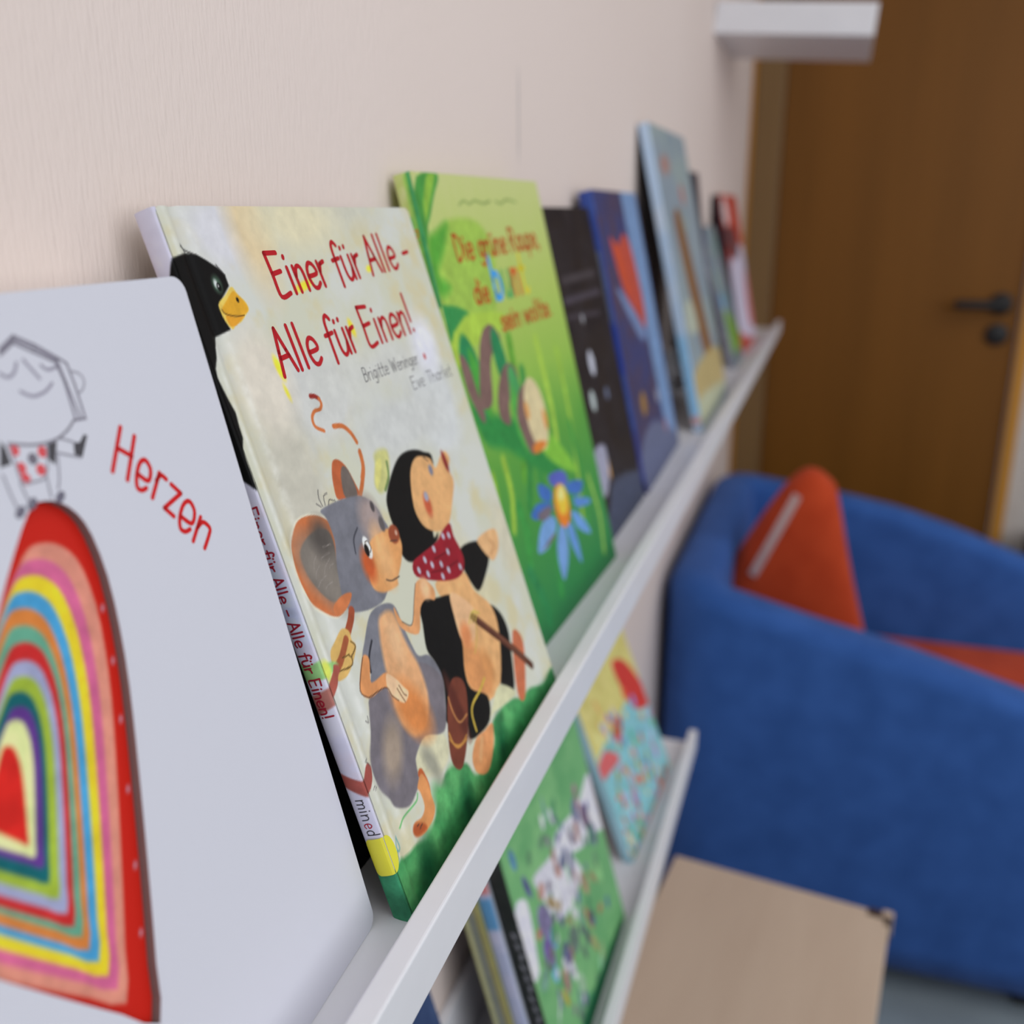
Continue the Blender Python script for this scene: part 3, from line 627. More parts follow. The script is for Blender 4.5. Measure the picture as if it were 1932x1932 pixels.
  ('P',[(13.7,159.8),(19.2,161.3),(27.4,159.9),(33.6,156.2),(36.7,151.7),(36.5,146.6),(30,131.1),(32.9,125.2),(27.7,121.6),(19.5,120.7),(11.3,126.9),(6.3,136.8),(5.8,146.8),(9.8,155.2)],(188,108,66),0.6,1,0.1),
  ('P',[(31.4,152.8),(33.3,147),(30.6,137.9),(28.9,127.4),(24.5,125.6),(18.9,127.5),(13.7,134.3),(11.1,141.6),(11.5,150),(17.2,153.4),(24.1,154.3)],(96,90,84),1,1,0.1),
  ('E',(21.8,137.7),9,18,0.5,(124,116,108),8,0.08),
  ('E',(26.6,151),6,7,0,(82,76,72),7,0.08),
  ('S',[(14.9,138.2),(16.5,140.3),(19.6,141.8)],0.3,(140,132,126),0.4,1,0.1),
  ('S',[(14.7,134.9),(17.2,136.3),(21.4,137.1)],0.3,(140,132,126),0.4,1,0.1),
  ('S',[(20.8,138),(23.1,140.3),(27,141.9)],0.3,(140,132,126),0.4,1,0.1),
  ('S',[(22,143.7),(24.4,144.2),(28.4,144.2)],0.3,(140,132,126),0.4,1,0.1),
  ('S',[(18.6,132.7),(20.5,133.4),(24,133.4)],0.3,(140,132,126),0.4,1,0.1),
  ('S',[(16,141.8),(17.1,144.1),(19.8,145.8)],0.3,(140,132,126),0.4,1,0.1),
  ('S',[(24.8,138.6),(25.8,139.3),(28.4,139.4)],0.3,(140,132,126),0.4,1,0.1),
  ('S',[(25.4,147.3),(27.5,147.2),(31.2,146.7)],0.3,(140,132,126),0.4,1,0.1),
  ('P',[(31.8,160.2),(39,160.8),(49,160.3),(61.3,158.2),(68,154.3),(71.7,149.6),(73.5,143.8),(74.9,139.2),(72,130.6),(57.1,115.7),(45.9,114.2),(33.8,116.8),(28,120),(26.6,125.5),(30.1,138.1),(34.2,147),(34.1,156.1)],(112,112,120),0.8,1,0.1),
  ('P',[(27.1,126.7),(33.3,125.1),(27.8,121.4),(19.8,120.8),(19.2,125)],(190,112,70),0.7,1,0.1),
  ('S',[(34.4,161.4),(33.7,165.1),(35,168.1)],0.45,(80,76,76),0.4,1,0.1),
  ('S',[(36.2,161.3),(37.2,164.8),(40,165.3)],0.45,(80,76,76),0.4,1,0.1),
  ('S',[(33.2,161.5),(30.9,163.5)],0.45,(80,76,76),0.4,1,0.1),
  ('S',[(38.5,160.9),(40.1,162.5),(42.6,161.5)],0.45,(80,76,76),0.4,1,0.1),
  ('S',[(43.5,160.9),(43.3,161.6)],0.45,(80,76,76),0.4,1,0.1),
  ('E',(63.7,146.9),8,10,0,(150,134,130),6,0.08),
  ('P',[(73.6,139.6),(80.1,137.2),(81.3,132.1),(80.1,127.9),(75.1,122.6),(68.7,118),(67,115.6),(56.5,116.5),(50,119.9),(48.4,124.2),(49.4,128.9),(49.9,133.8),(58.3,139),(66.4,139.7)],(206,146,92),1.2,1,0.1),
  ('E',(51.4,130.8),4.5,7,0,(184,86,46),4,0.08),
  ('E',(64.2,130.3),6,12,0,(216,164,112),6,0.08),
  ('E',(77.6,135.8),4.4,4.2,0,(140,70,46),1,0.08),
  ('E',(79.6,135.8),1,1.2,0,(190,150,130),0.6,0.08),
  ('E',(54.6,137.3),2.6,5,0.1,(222,220,214),0.5,0.08),
  ('E',(53.5,136.5),1.6,2.8,0,(28,22,20),0.4,0.08),
  ('E',(70.9,142.7),2,3.4,0,(90,84,84),0.8,0.08),
  ('E',(68.2,151.4),1.5,2.4,0,(70,64,66),0.7,0.08),
  ('S',[(53.9,139.8),(56.2,139.7),(57,136.5),(55.3,134.9)],0.5,(64,54,50),0.5,1,0.1),
  ('S',[(52.2,146.7),(47.1,143.5),(45.1,138)],0.9,(66,66,74),0.5,1,0.1),
  ('S',[(60.3,120.8),(64,119),(70.6,118.5)],0.6,(64,54,50),0.5,1,0.1),
  ('S',[(72.9,134.1),(78.3,132.7)],0.5,(64,54,50),0.5,1,0.1),
  ('P',[(39.4,112.6),(47.3,113.8),(56.2,111.7),(59.9,107.9),(60.6,100),(62.4,89.1),(64.8,83.4),(72.6,80.2),(76.9,72.2),(76.8,64.9),(71.1,55.5),(63.4,48.3),(49.2,53.3),(40.9,52.9),(34.1,52.2),(32.5,60.6),(25.7,71.8),(21.3,85.7),(27.4,92.7),(25.5,100),(30.8,105.5)],(112,112,120),0.8,1,0.1),
  ('P',[(22.5,85.4),(18.5,81.5),(14.9,74.5),(10.8,67.8),(8.6,60.2),(9.1,52.4),(11.8,46.2),(13.6,41.3),(21.9,36.6),(29.4,38.1),(34.1,40.6),(36.1,47),(38.4,50.2),(49,53.2),(60.6,47.8),(67.4,48.5),(74.1,59.3),(76.6,68.2),(64.2,80.7),(41.3,85.3)],(110,104,110),1,1,0.1),
  ('P',[(46.6,109.6),(56.4,107.7),(57.9,96.6),(60,87.9),(62.3,79.9),(62.1,68.1),(58.2,60.6),(50.1,56.3),(42.1,56.8),(36.6,64.4),(35.2,71.9),(36.4,81),(39.1,94.5),(42.4,104.1)],(208,156,112),2.5,1,0.1),
  ('E',(47.3,66.3),9,16,0.5,(198,124,70),7,0.08),
  ('E',(24.3,60.8),7,12,-0.6,(150,134,120),6,0.08),
  ('E',(51.5,96.3),5,10,0,(212,168,126),5,0.08),
  ('S',[(35.4,103.5),(30,98.7),(27.8,93.3)],1.2,(46,46,52),0.5,1,0.1),
  ('P',[(26.5,101),(29.7,98.1),(25.7,90.6),(28.4,89.1),(37.2,88.6),(42.6,83.5),(46.1,77.7),(48.2,74.2),(46.6,73.6),(43.5,71.9),(39,75.2),(36.2,78.7),(33.8,83.6),(21.5,85),(17.2,89.9),(20.8,95.9)],(204,138,88),0.7,1,0.1),
  ('P',[(37.5,87.9),(42.5,83.4),(46.1,77.7),(48.2,74.2),(43.5,71.9),(39,75.2),(36.2,78.7),(34.8,82.9)],(222,184,146),0.8,1,0.1),
  ('S',[(43.1,79.9),(44.5,75.4),(46.1,73.8)],0.5,(90,60,44),0.4,1,0.1),
  ('S',[(41.2,79.4),(42.6,74.9),(43.7,72.2)],0.5,(90,60,44),0.4,1,0.1),
  ('S',[(21.1,85.4),(33.8,83.6),(36.2,78.7),(39.5,74.8)],0.5,(90,60,44),0.4,1,0.1),
  ('S',[(25.9,100.6),(17.2,90.6),(21.1,85.4)],0.5,(90,60,44),0.4,1,0.1),
  ('P',[(58.7,108.8),(61.2,101.3),(67.5,96.7),(75.3,104.8),(81.5,111.1),(89.4,110.1),(95.1,103.4),(92.7,98.7),(86.4,101.8),(78.7,100.3),(70.6,91.4),(59.3,98.6),(57.6,105.1)],(206,146,98),0.7,1,0.1),
  ('E',(87.9,106.2),4,5,0,(216,172,130),3,0.08),
  ('S',[(81.2,111.2),(75.3,104.8),(67.7,97),(61.1,101.2)],0.4,(64,54,50),0.4,1,0.1),
  ('S',[(29.3,119.1),(26.8,116.3),(22.3,113)],4,(150,74,50),0.5,1,0.1),
  ('S',[(37,42.3),(38,36.3),(36.7,31.8)],4.5,(180,92,52),0.5,1,0.1),
  ('P',[(37,42.3),(39.6,37.2),(39.1,31),(38.6,25.5),(34.2,22.4),(25.6,21.7),(20.2,23.7),(18.7,26.9),(21.7,29.2),(27.6,28),(31.9,30.4),(32.2,36.6),(31.5,39.3)],(204,138,86),0.7,1,0.1),
  ('P',[(21.6,28.7),(27.7,25),(28.1,21.9),(20.2,23.7),(18.7,26.9)],(170,84,48),1.6,1,0.1),
  ('S',[(22.6,26.9),(24.1,27.1)],0.5,(64,54,50),0.4,1,0.1),
  ('S',[(23.8,25.1),(26.3,25.7)],0.5,(64,54,50),0.4,1,0.1),
  ('P',[(19.9,115.6),(23.3,112.9),(23,109.5),(24.3,106.1),(18.2,101.2),(11.6,98.6),(7.1,99.6),(6.2,103.4),(9.4,110.8),(15.1,114.4)],(202,164,96),0.6,1,0.1),
  ('S',[(19.7,111),(10.9,104.6),(3.9,101.2),(-2.1,97.4)],3.4,(156,86,56),0.5,1,0.1),
  ('S',[(13.7,106),(18.3,105.3)],0.6,(96,72,40),0.4,1,0.1),
  ('S',[(10,102.3),(15.5,101.1)],0.6,(96,72,40),0.4,1,0.1),
  ('S',[(22.1,109.2),(23.9,106.3),(19.4,104.1),(18.1,105.1)],0.6,(96,72,40),0.4,1,0.1),
  ('S',[(19.4,104.1),(18.2,101.2),(13.2,101.4)],0.6,(96,72,40),0.4,1,0.1),
  ('P',[(-13.8,111.7),(8.3,107.2),(7.4,103.5),(-14.1,108.7)],(140,186,116),1.2,1,0.1),
  ('E',(1.8,106.2),3,4,0,(196,204,90),2,0.08),
  ('S',[(8.5,103.4),(2,99.2),(-2.2,98.2),(-14,101.2)],4.5,(156,82,70),0.5,1,0.1),
  ('S',[(-12.8,67.3),(-5,62.2),(0.4,58.4),(5.8,62.4)],5.5,(150,76,68),0.5,1,0.1),
  ('S',[(5.2,66.3),(7.3,64.5),(8.3,62.8)],0.35,(80,74,74),0.4,1,0.1),
  ('S',[(5.9,66.5),(7.6,66.7)],0.35,(80,74,74),0.4,1,0.1),
  ('S',[(6.2,55.7),(4.2,55.1)],0.35,(80,74,74),0.4,1,0.1),
  ('S',[(7.1,54.5),(5.2,54.2)],0.35,(80,74,74),0.4,1,0.1),
  ('S',[(15.9,79.9),(15.6,77.7)],0.35,(80,74,74),0.4,1,0.1),
  ('S',[(13.8,79.2),(15,77.7)],0.35,(80,74,74),0.4,1,0.1),
  ('S',[(30.1,37.3),(27.3,35.2),(16.2,35.4),(11.7,33.4)],0.8,(96,170,100),0.5,1,0.1),
  ('S',[(8.2,31.8),(5.5,29.6),(5.9,26.9),(8.4,27),(8,31.6)],0.7,(90,150,150),0.5,1,0.1),
  ('S',[(5.1,27.4),(4.2,24.4)],0.5,(80,110,100),0.5,1,0.1),
 ],
 'b3': [
  ('GRAD',[(0,(44,116,70)),(60,(58,132,64)),(120,(86,148,60)),(165,(138,176,74)),(215,(164,184,92)),(293,(184,190,126))]),
  ('S',[(86.9,190.7),(79,146.6),(60.7,104.9)],9,(88,150,50),5,1,0.15),
  ('S',[(134.8,184.9),(136.8,135.7),(126.3,87.8)],7,(160,192,70),5,1,0.15),
  ('S',[(97.2,168.3),(82.3,124.6),(57.3,84.5)],8,(48,128,62),5,1,0.15),
  ('S',[(173.3,172.4),(168.6,109.5),(150.1,49.1)],6,(150,186,66),5,1,0.15),
  ('S',[(166.7,118),(168.5,76.8),(156.4,38.9)],7,(60,136,60),5,1,0.15),
  ('S',[(33.9,122),(34.3,99.8),(25.4,80.2)],6,(160,190,66),5,1,0.15),
  ('S',[(13.4,117.2),(11.8,99.5),(1.5,84.5)],5,(150,186,60),5,1,0.15),
  ('S',[(40.7,89.4),(44.2,70.8),(37.8,55.2)],10,(58,140,64),5,1,0.15),
  ('S',[(87.2,98),(88,56.7),(77.5,18.5)],8,(52,132,64),5,1,0.15),
  ('S',[(182.1,73.3),(189.1,41.5),(181.4,13.7)],5,(150,186,80),5,1,0.15),
  ('S',[(34,49.5),(45.6,27.1),(47.5,7.9)],9,(44,124,72),5,1,0.15),
  ('P',[(10.9,291.2),(36.5,292.1),(23.3,278.8),(5.5,260),(4.7,255.5),(-2.1,252.7),(-4,261.7),(-1.3,278.5)],(70,140,62),1.5,1,0.1),
  ('P',[(21.4,291.2),(31.7,291.8),(15.7,274.9),(6.3,264.5),(10.8,278.6)],(130,172,64),2,1,0.1),
  ('P',[(1.7,253.4),(16.5,260.5),(36.9,266.5),(67.7,267),(86,261),(95.4,246.1),(86.3,223.9),(71.5,207.8),(25.7,210.7),(3.1,198.9),(0.1,219.4),(4.7,233.6)],(148,180,76),4,1,0.1),
  ('P',[(1.7,253.4),(16.5,260.5),(34,264.9),(21.8,250.4),(6.8,237.3),(18.7,228.7),(0,225.5)],(84,156,56),6,1,0.1),
  ('P',[(-0.7,217.9),(9.1,219),(23.2,216.5),(34.3,211.4),(14.6,205.5),(0.9,198.4)],(52,136,72),2.5,1,0.1),
  ('P',[(0.9,198.4),(20.5,208.8),(38.7,211.8),(87.8,207.1),(68.3,195.2),(22.8,192.4),(8.8,182.3),(0.2,187.6)],(160,190,70),2.5,1,0.1),
  ('P',[(5.5,183.5),(12.4,160.7),(64.3,141.8),(106.2,133.4),(133.3,94.6),(102.1,94.9),(47.2,125),(12.8,139.5)],(44,128,62),6,1,0.1),
  ('P',[(75.3,148.9),(104.7,131.3),(141.1,105.7),(160.6,85.2),(151.6,84.8),(114.5,101.8),(96.1,118.5)],(120,178,60),3,1,0.1),
  ('E',(21.6,175.9),12,26,0.2,(40,126,78),2,0.08),
  ('E',(15.1,169.6),6,22,0.25,(118,92,86),0.8,0.08),
  ('E',(26.6,170.8),7,22,0.22,(70,150,60),2,0.08),
  ('P',[(20.8,159.1),(33.6,184.6),(44.6,198.1),(59.1,203.2),(69.4,198.5),(72.6,191.5),(60.2,188.6),(48.6,179.2),(37.7,157)],(118,92,86),0.8,1,0.1),
  ('E',(65.4,180.1),9,20,0.1,(40,126,78),2,0.08),
  ('P',[(45.2,145.7),(47.3,158.6),(59.6,170.9),(74,176.6),(85.7,172.6),(86.9,164.3),(73.4,158.5),(62.5,151.3),(58.1,139.7)],(118,92,86),0.8,1,0.1),
  ('E',(79.3,155.1),9,20,0.1,(70,150,86),2,0.08),
  ('E',(74.3,139.8),8,22,0.1,(80,160,70),3,0.08),
  ('P',[(80.5,116.1),(73.2,130.7),(71.3,142.8),(83.6,156.7),(102.3,159.5),(116.4,148.6),(114.7,124.3),(93.3,114.3)],(118,92,86),0.8,1,0.1),
  ('E',(105.2,137.3),18.5,25,0.05,(206,190,148),1.2,0.08),
  ('E',(89.8,142.6),4,6,0,(208,150,88),2,0.08),
  ('E',(119.2,130.8),4,7,0,(206,140,76),2,0.08),
  ('P',[(85.5,118.5),(97.2,120.1),(112.8,116),(99.5,112.8),(87.6,113.8)],(204,120,50),2,1,0.1),
  ('P',[(99.5,85.6),(80,94.6),(79,85.2),(94.5,78.3)],(62,104,176),1.2,1,0.1),
  ('P',[(95.3,76.8),(72.5,83.4),(56.3,79.8),(66.1,73.8),(91.7,71.6)],(62,104,176),1.2,1,0.1),
  ('P',[(91.9,69.1),(70.2,69.5),(53.8,55.6),(73.1,52.7),(95.4,60.5)],(110,150,200),1.2,1,0.1),
  ('P',[(100.2,59),(86.2,44.5),(87.3,23.8),(107,37.5),(110.7,57)],(110,148,200),1.2,1,0.1),
  ('P',[(114.1,55.9),(115.8,41),(127.9,22.3),(130.3,37.6),(125,53.8)],(96,140,200),1.2,1,0.1),
  ('P',[(128.9,59.2),(136.7,46.2),(160,34.7),(154.5,46.1),(137.5,59.3)],(100,146,204),1.2,1,0.1),
  ('P',[(139.5,68.1),(142.7,60.5),(170.6,55.1),(173.1,58.6),(143.9,68.2)],(84,130,196),1.2,1,0.1),
  ('P',[(134.8,73.3),(156.5,67.3),(166.2,74.2),(143.9,80.1),(130.9,79.6)],(62,104,176),1.2,1,0.1),
  ('P',[(104.2,86.9),(102.1,94.9),(127.5,92.2),(136.6,84.7),(129.2,80.1)],(84,94,176),1.2,1,0.1),
  ('P',[(68.4,77.3),(93,76.2),(88.8,70),(71.6,71.5)],(110,100,110),1.2,1,0.1),
  ('P',[(63.7,54.6),(87.9,57.8),(88,55.3),(70.2,53.7)],(112,96,104),1.2,1,0.1),
  ('E',(114.7,69.9),14.5,15.5,0.1,(216,120,40),1.5,0.08),
  ('E',(116.9,73.2),11,10.5,0.1,(220,186,60),4,0.08),
  ('E',(117.6,78.1),7,5,0.1,(222,206,130),3,0.08),
  ('T','Die grüne Raupe,',(36.6,242.6),(187.6,246.6),15,2.5,(172,80,34),None),
  ('T','die',(49,216.7),(73.3,216.3),14,2.6,(172,80,34),None),
  ('T','bunt',(83,216.8),(147.2,217.2),27,4,(172,80,34),[(66,150,214),(90,160,90),(196,96,44),(204,190,50)]),
  ('T','sein wollte.',(81.2,196.7),(182.2,197.5),13,2.6,(172,80,34),None),
  ('S',[(56.9,275.2),(65.6,277.7),(73,275.9),(83,278),(95.4,276.3),(108.1,277.9)],1.5,(130,150,84),1.2,1,0.1),
  ('S',[(117.7,278),(126.7,276.5),(138.5,279.1),(156.1,277.6)],1.5,(130,150,84),1.2,1,0.1),
 ],
 'b4': [
  ('NOISE',(32,24,22),(38,33,36),(27,22,26),25),
  ('S',[(32.2,216.8),(133.4,217.3)],7,(62,56,60),3,1,0.1),
  ('S',[(25.9,200.4),(139.1,200.3)],6,(66,60,70),3,1,0.1),
  ('S',[(25.6,187.7),(124.3,182.5)],4,(60,54,62),3,1,0.1),
  ('E',(66.6,182.7),4,4,0.1,(150,150,155),1.5,0.08),
  ('E',(66.8,145.2),8,11,0.1,(190,192,205),1.5,0.08),
  ('E',(47.9,115.6),7,9,0.1,(176,186,186),1.5,0.08),
  ('E',(96.4,113.8),6,6,0.1,(96,104,128),1.5,0.08),
  ('E',(54,57.3),4,12,0.1,(190,140,70),1.5,0.08),
  ('E',(33.1,53.3),4,14,0.1,(196,146,70),1.5,0.08),
  ('P',[(31,25.9),(75.6,42.1),(203.5,8.5),(136.5,-59),(-0.4,-10.5)],(66,72,92),6,1,0.1),
  ('P',[(16.9,75.6),(54.3,76),(50.6,48.7),(22,37.9)],(150,150,170),3,1,0.1),
 ],
 'b5': [
  ('NOISE',(62,56,86),(56,60,104),(74,60,82),30),
  ('P',[(135.3,294.2),(219.8,296.1),(220.4,2),(157.4,14.6)],(112,140,180),3,0,0.1),
  ('P',[(41.2,246),(73.3,237.2),(112.9,248.4),(141.6,230.7),(155.9,171.4),(139.6,147.8),(107.8,165.7),(62,196)],(178,72,56),3,1,0.1),
  ('P',[(49.3,240.6),(81.9,231.5),(101.1,190.4),(75.5,195.1)],(190,76,44),3,1,0.1),
  ('P',[(32.4,194.3),(62.5,189.2),(136.8,145.1),(105.9,140)],(110,130,170),6,1,0.1),
  ('E',(59,79.6),14,12,0.4,(150,112,50),5,0.08),
  ('E',(140.9,73.4),8,8,0,(150,150,165),4,0.08),
  ('P',[(25.8,48.3),(107.9,52.4),(218.3,13),(226.5,-9.1),(25.5,-5.8),(-3.5,20.5)],(94,100,128),6,1,0.1),
  ('E',(159.1,37.1),7,8,0,(150,100,110),5,0.08),
 ],
 'b6': [
  ('NOISE',(136,148,158),(126,140,152),(142,156,154),50),
  ('E',(69.2,327.5),34,12,0.1,(160,124,116),8,0.08),
  ('E',(166.7,292.5),18,14,0,(168,120,116),8,0.08),
  ('P',[(70.8,267.5),(118.6,270.9),(141.6,229.8),(163.1,173.8),(205.9,73.3),(216.1,45.8),(139,57.7),(98.2,142.5),(73.3,221.5)],(124,86,52),5,1,0.1),
  ('P',[(32.5,157.3),(89.6,155.8),(106.4,118),(26.9,123.5)],(170,176,160),6,1,0.1),
  ('P',[(13.1,73.3),(217.2,81.5),(333.3,40.6),(266.8,21.1),(2.4,15.8),(0.3,33.7)],(176,158,110),8,1,0.1),
  ('P',[(21.2,40.4),(301.6,19.6),(165.8,10.2),(-4.7,10.2)],(172,176,150),8,1,0.1),
 ],
 'b9': [
  ('NOISE',(110,132,150),(140,140,146),(110,140,130),40),
  ('P',[(-128.8,190.4),(2.4,186),(10.3,137.6),(-122.8,145.5)],(128,172,136),8,1,0.1),
  ('P',[(-100.2,137),(36.8,128.2),(21.4,100.1),(-100.4,107.3)],(84,150,190),8,1,0.1),
  ('P',[(-121.8,107.2),(-12.2,96.1),(97.2,20.5),(-23.9,17.4),(-85.8,33.5)],(66,84,84),8,1,0.1),
  ('P',[(-7.7,98.1),(96,87.7),(185.8,30.2),(70.4,21.6),(-11.9,32.8)],(110,150,62),8,1,0.1),
 ],
 'b10': [
  ('NOISE',(186,66,46),(176,56,40),(190,76,60),40),
  ('E',(50,268.9),40,30,0,(228,196,196),8,0.08),
  ('P',[(56.9,194.8),(363.2,183.5),(303.2,11.7),(-13.1,47.5),(-16.4,115.7)],(196,190,210),14,1,0.1),
  ('P',[(241.8,153.5),(427.4,143.7),(333.4,33),(182.8,48.5)],(204,120,126),12,1,0.1),
  ('P',[(4,237.5),(149.2,235.1),(158.1,185.5),(44.9,184.8)],(100,62,66),10,1,0.1),
 ],
 'b8': [
  ('NOISE',(46,42,58),(40,36,52),(50,44,58),30),
 ],
 'L3': [
  ('NOISE',(112,168,112),(100,158,104),(126,178,120),30),
  ('P',[(207.6,155.3),(211.4,99.9),(191.5,104.6),(139.8,121.2),(97.1,147.1),(103.6,161.9),(159.4,150.9)],(212,210,224),2,1,0.1),
  ('P',[(70.9,158.1),(110.1,147.8),(126.9,122.2),(136,101.4),(112.5,98.5),(77,102.1),(59,116.3),(48.8,144.7),(42.8,163.7)],(206,204,214),3,1,0.1),
  ('P',[(-0,166.1),(23.3,158.6),(16.1,117.7),(10.5,104.4),(-2.4,113.8)],(212,210,224),2,1,0.1),
  ('P',[(-15.6,121.7),(-2,108),(-6.3,77.4),(-23.5,93.4)],(204,206,216),2,1,0.1),
  ('E',(171.6,132.6),8.1,16,0.4,(120,100,120),1.6,0.25),
  ('E',(180.6,109.8),7.2,12.8,0.3,(104,110,130),1.6,0.25),
  ('E',(146.8,136.8),5.4,8,0,(190,130,120),1.6,0.25),
  ('E',(19,196.9),4.5,9.6,0.2,(86,130,160),1.6,0.25),
  ('E',(29.5,166.4),3.6,11.2,0.3,(84,80,140),1.6,0.25),
  ('E',(50.6,147),7.2,6.4,0,(180,140,130),1.6,0.25),
  ('E',(43.4,124.8),10.8,17.6,0.4,(120,112,146),1.6,0.25),
  ('E',(36.3,102.8),8.1,14.4,0.3,(116,94,160),1.6,0.25),
  ('E',(49.5,105),5.4,9.6,0.2,(104,140,190),1.6,0.25),
  ('E',(85.5,75.7),10.8,12.8,0.5,(96,116,106),1.6,0.25),
  ('E',(63.8,79.8),9,9.6,0.4,(90,104,120),1.6,0.25),
  ('E',(134.6,92.2),6.3,12.8,0.3,(160,140,110),1.6,0.25),
  ('E',(124.1,65.1),3.6,14.4,0.3,(170,130,84),1.6,0.25),
  ('E',(123.3,40.7),4.5,11.2,0.4,(150,150,100),1.6,0.25),
  ('E',(173.4,43.8),3.6,6.4,0,(80,110,150),1.6,0.25),
  ('E',(153.7,52.5),5.4,4,0,(170,120,90),1.6,0.25),
  ('E',(37,83.4),5.4,8,0.3,(100,170,200),1.6,0.25),
  ('E',(18.1,94.2),9,7.2,0,(110,150,130),1.6,0.25),
  ('E',(43.6,56.6),3.6,11.2,0.3,(170,150,60),1.6,0.25),
  ('E',(78.2,37.9),6.3,11.2,0.2,(150,180,150),1.6,0.25),
  ('E',(128,13.6),7.2,12.8,0.3,(130,180,140),1.6,0.25),
  ('E',(88,10.9),5.4,11.2,0.2,(80,150,110),1.6,0.25),
  ('E',(164.2,164.2),4.5,6.4,0,(150,110,130),1.6,0.25),
  ('E',(105.4,156.8),5.4,4,0,(110,110,140),1.6,0.25),
  ('E',(45.3,180),5.4,6.4,0,(96,140,100),1.6,0.25),
  ('E',(73.5,174.9),7.2,4.8,0,(104,140,110),1.6,0.25),
  ('E',(28.1,126),4.5,4,0,(190,120,110),1.6,0.25),
  ('E',(171.7,75.5),7.2,11.2,0,(130,180,120),1.6,0.25),
  ('E',(170.8,91.1),6.3,8,0,(108,150,110),1.6,0.25),
  ('E',(112.4,56.3),4.61,10.57,0.24,(80,90,90),2,0.3),
  ('E',(130.1,62.2),5.75,8.84,0.64,(80,90,90),2,0.3),
  ('E',(118.2,158.4),3.21,3.92,-0.4,(100,130,150),2,0.3),
  ('E',(70.3,68.5),5.62,9.89,-0.54,(160,120,110),2,0.3),
  ('E',(40.6,80.5),3.5,4.19,0.76,(206,204,214),2,0.3),
  ('E',(160.8,152.9),5.43,5.6,0.74,(160,120,110),2,0.3),
  ('E',(111.3,75),2.32,11.72,-0.48,(100,130,150),2,0.3),
  ('E',(52.7,36),3.13,4.49,-0.57,(120,110,124),2,0.3),
  ('E',(103.6,177.7),4.14,8.36,0.33,(206,204,214),2,0.3),
  ('E',(109.2,173.8),3.66,5.84,-0.03,(90,88,130),2,0.3),
  ('E',(38.9,100),5.77,6.22,-0.15,(120,110,124),2,0.3),
  ('E',(83.4,95),4.1,3.08,-0.73,(150,130,96),2,0.3),
  ('E',(169.8,109.1),2.04,5.21,0.51,(100,130,150),2,0.3),
  ('E',(98.9,100.7),2.63,7.17,0.14,(206,204,214),2,0.3),
  ('E',(63.1,64.5),1.66,11.51,-0.65,(90,88,130),2,0.3),
  ('E',(117.8,111.7),3.03,11.32,0.07,(160,120,110),2,0.3),
  ('E',(88.7,138.7),5.09,8.64,0.35,(160,120,110),2,0.3),
  ('E',(106.3,126.6),1.72,11.88,0.05,(130,184,130),2,0.3),
  ('E',(74.7,130.4),3.05,5.25,0.24,(206,204,214),2,0.3),
  ('E',(175.5,112.9),1.65,7.44,0.54,(80,136,96),2,0.3),
  ('E',(146.6,135.7),4.34,10.09,-0.63,(160,120,110),2,0.3),
  ('E',(64.3,132.6),3.39,4.27,0.68,(96,124,104),2,0.3),
  ('E',(54.4,103.8),3.54,7.39,0.37,(206,204,214),2,0.3),
  ('E',(75.2,115.5),5.56,4.01,0.52,(150,130,96),2,0.3),
  ('E',(61,116),5.41,4.62,-0.01,(96,116,106),2,0.3),
  ('E',(99,89.7),3.13,10.07,0.44,(206,204,214),2,0.3),
  ('E',(99,52.1),2.88,8.03,0.27,(80,90,90),2,0.3),
  ('E',(49.8,64.9),4.72,11.61,-0.26,(130,184,130),2,0.3),
  ('E',(157.3,118.1),3.96,5.26,0.27,(96,116,106),2,0.3),
  ('E',(132.3,75),4.53,6.21,-0.36,(80,136,96),2,0.3),
  ('E',(155.2,83.4),3.08,10.59,0.59,(150,130,96),2,0.3),
  ('E',(134.3,24.1),3.83,7.76,-0.53,(140,156,116),2,0.3),
  ('E',(119,4.3),2.77,3.71,0.27,(96,116,106),2,0.3),
  ('E',(113.2,99.3),3.82,11.43,-0.32,(206,204,214),2,0.3),
  ('E',(131.5,56),4.74,3.25,-0.54,(90,88,130),2,0.3),
  ('E',(115.1,92.7),4.92,4.62,0.35,(100,130,150),2,0.3),
  ('E',(113,-23.6),1.74,4.2,-0.29,(160,120,110),2,0.3),
  ('E',(84.9,167.3),3.37,6.16,0.26,(120,110,124),2,0.3),
  ('E',(93.2,183.2),5.56,3.01,-0.15,(130,184,130),2,0.3),
  ('E',(100.6,137),4.6,7.93,0.74,(104,110,136),2,0.3),
  ('E',(71.6,104.1),3.95,6.05,0.13,(90,88,130),2,0.3),
  ('E',(97.2,-3),3.34,8.08,0.06,(150,130,96),2,0.3),
  ('E',(62.9,127.2),4.04,11.61,0.75,(150,130,96),2,0.3),
  ('E',(72.7,91.4),1.5,3.97,0.11,(80,136,96),2,0.3),
  ('E',(52.1,106.7),5.44,8.08,-0.11,(80,136,96),2,0.3),
  ('E',(62.6,24.6),5.88,6.42,0.74,(96,116,106),2,0.3),
  ('E',(77,24.8),4.83,5.71,-0.4,(90,88,130),2,0.3),
  ('E',(181,136.9),3.71,5.58,-0.04,(90,88,130),2,0.3),
  ('E',(134.5,145.6),2.6,3.36,-0.58,(96,116,106),2,0.3),
  ('E',(100.2,114),2.73,11.42,0.45,(206,204,214),2,0.3),
  ('E',(88.2,152.4),4.75,5.57,-0.01,(160,120,110),2,0.3),
  ('E',(64,20.1),4.22,9.69,-0.61,(96,124,104),2,0.3),
  ('E',(58,73),4.69,8.52,0.37,(206,204,214),2,0.3),
  ('E',(111.3,180.3),4.85,8.32,-0.74,(80,136,96),2,0.3),
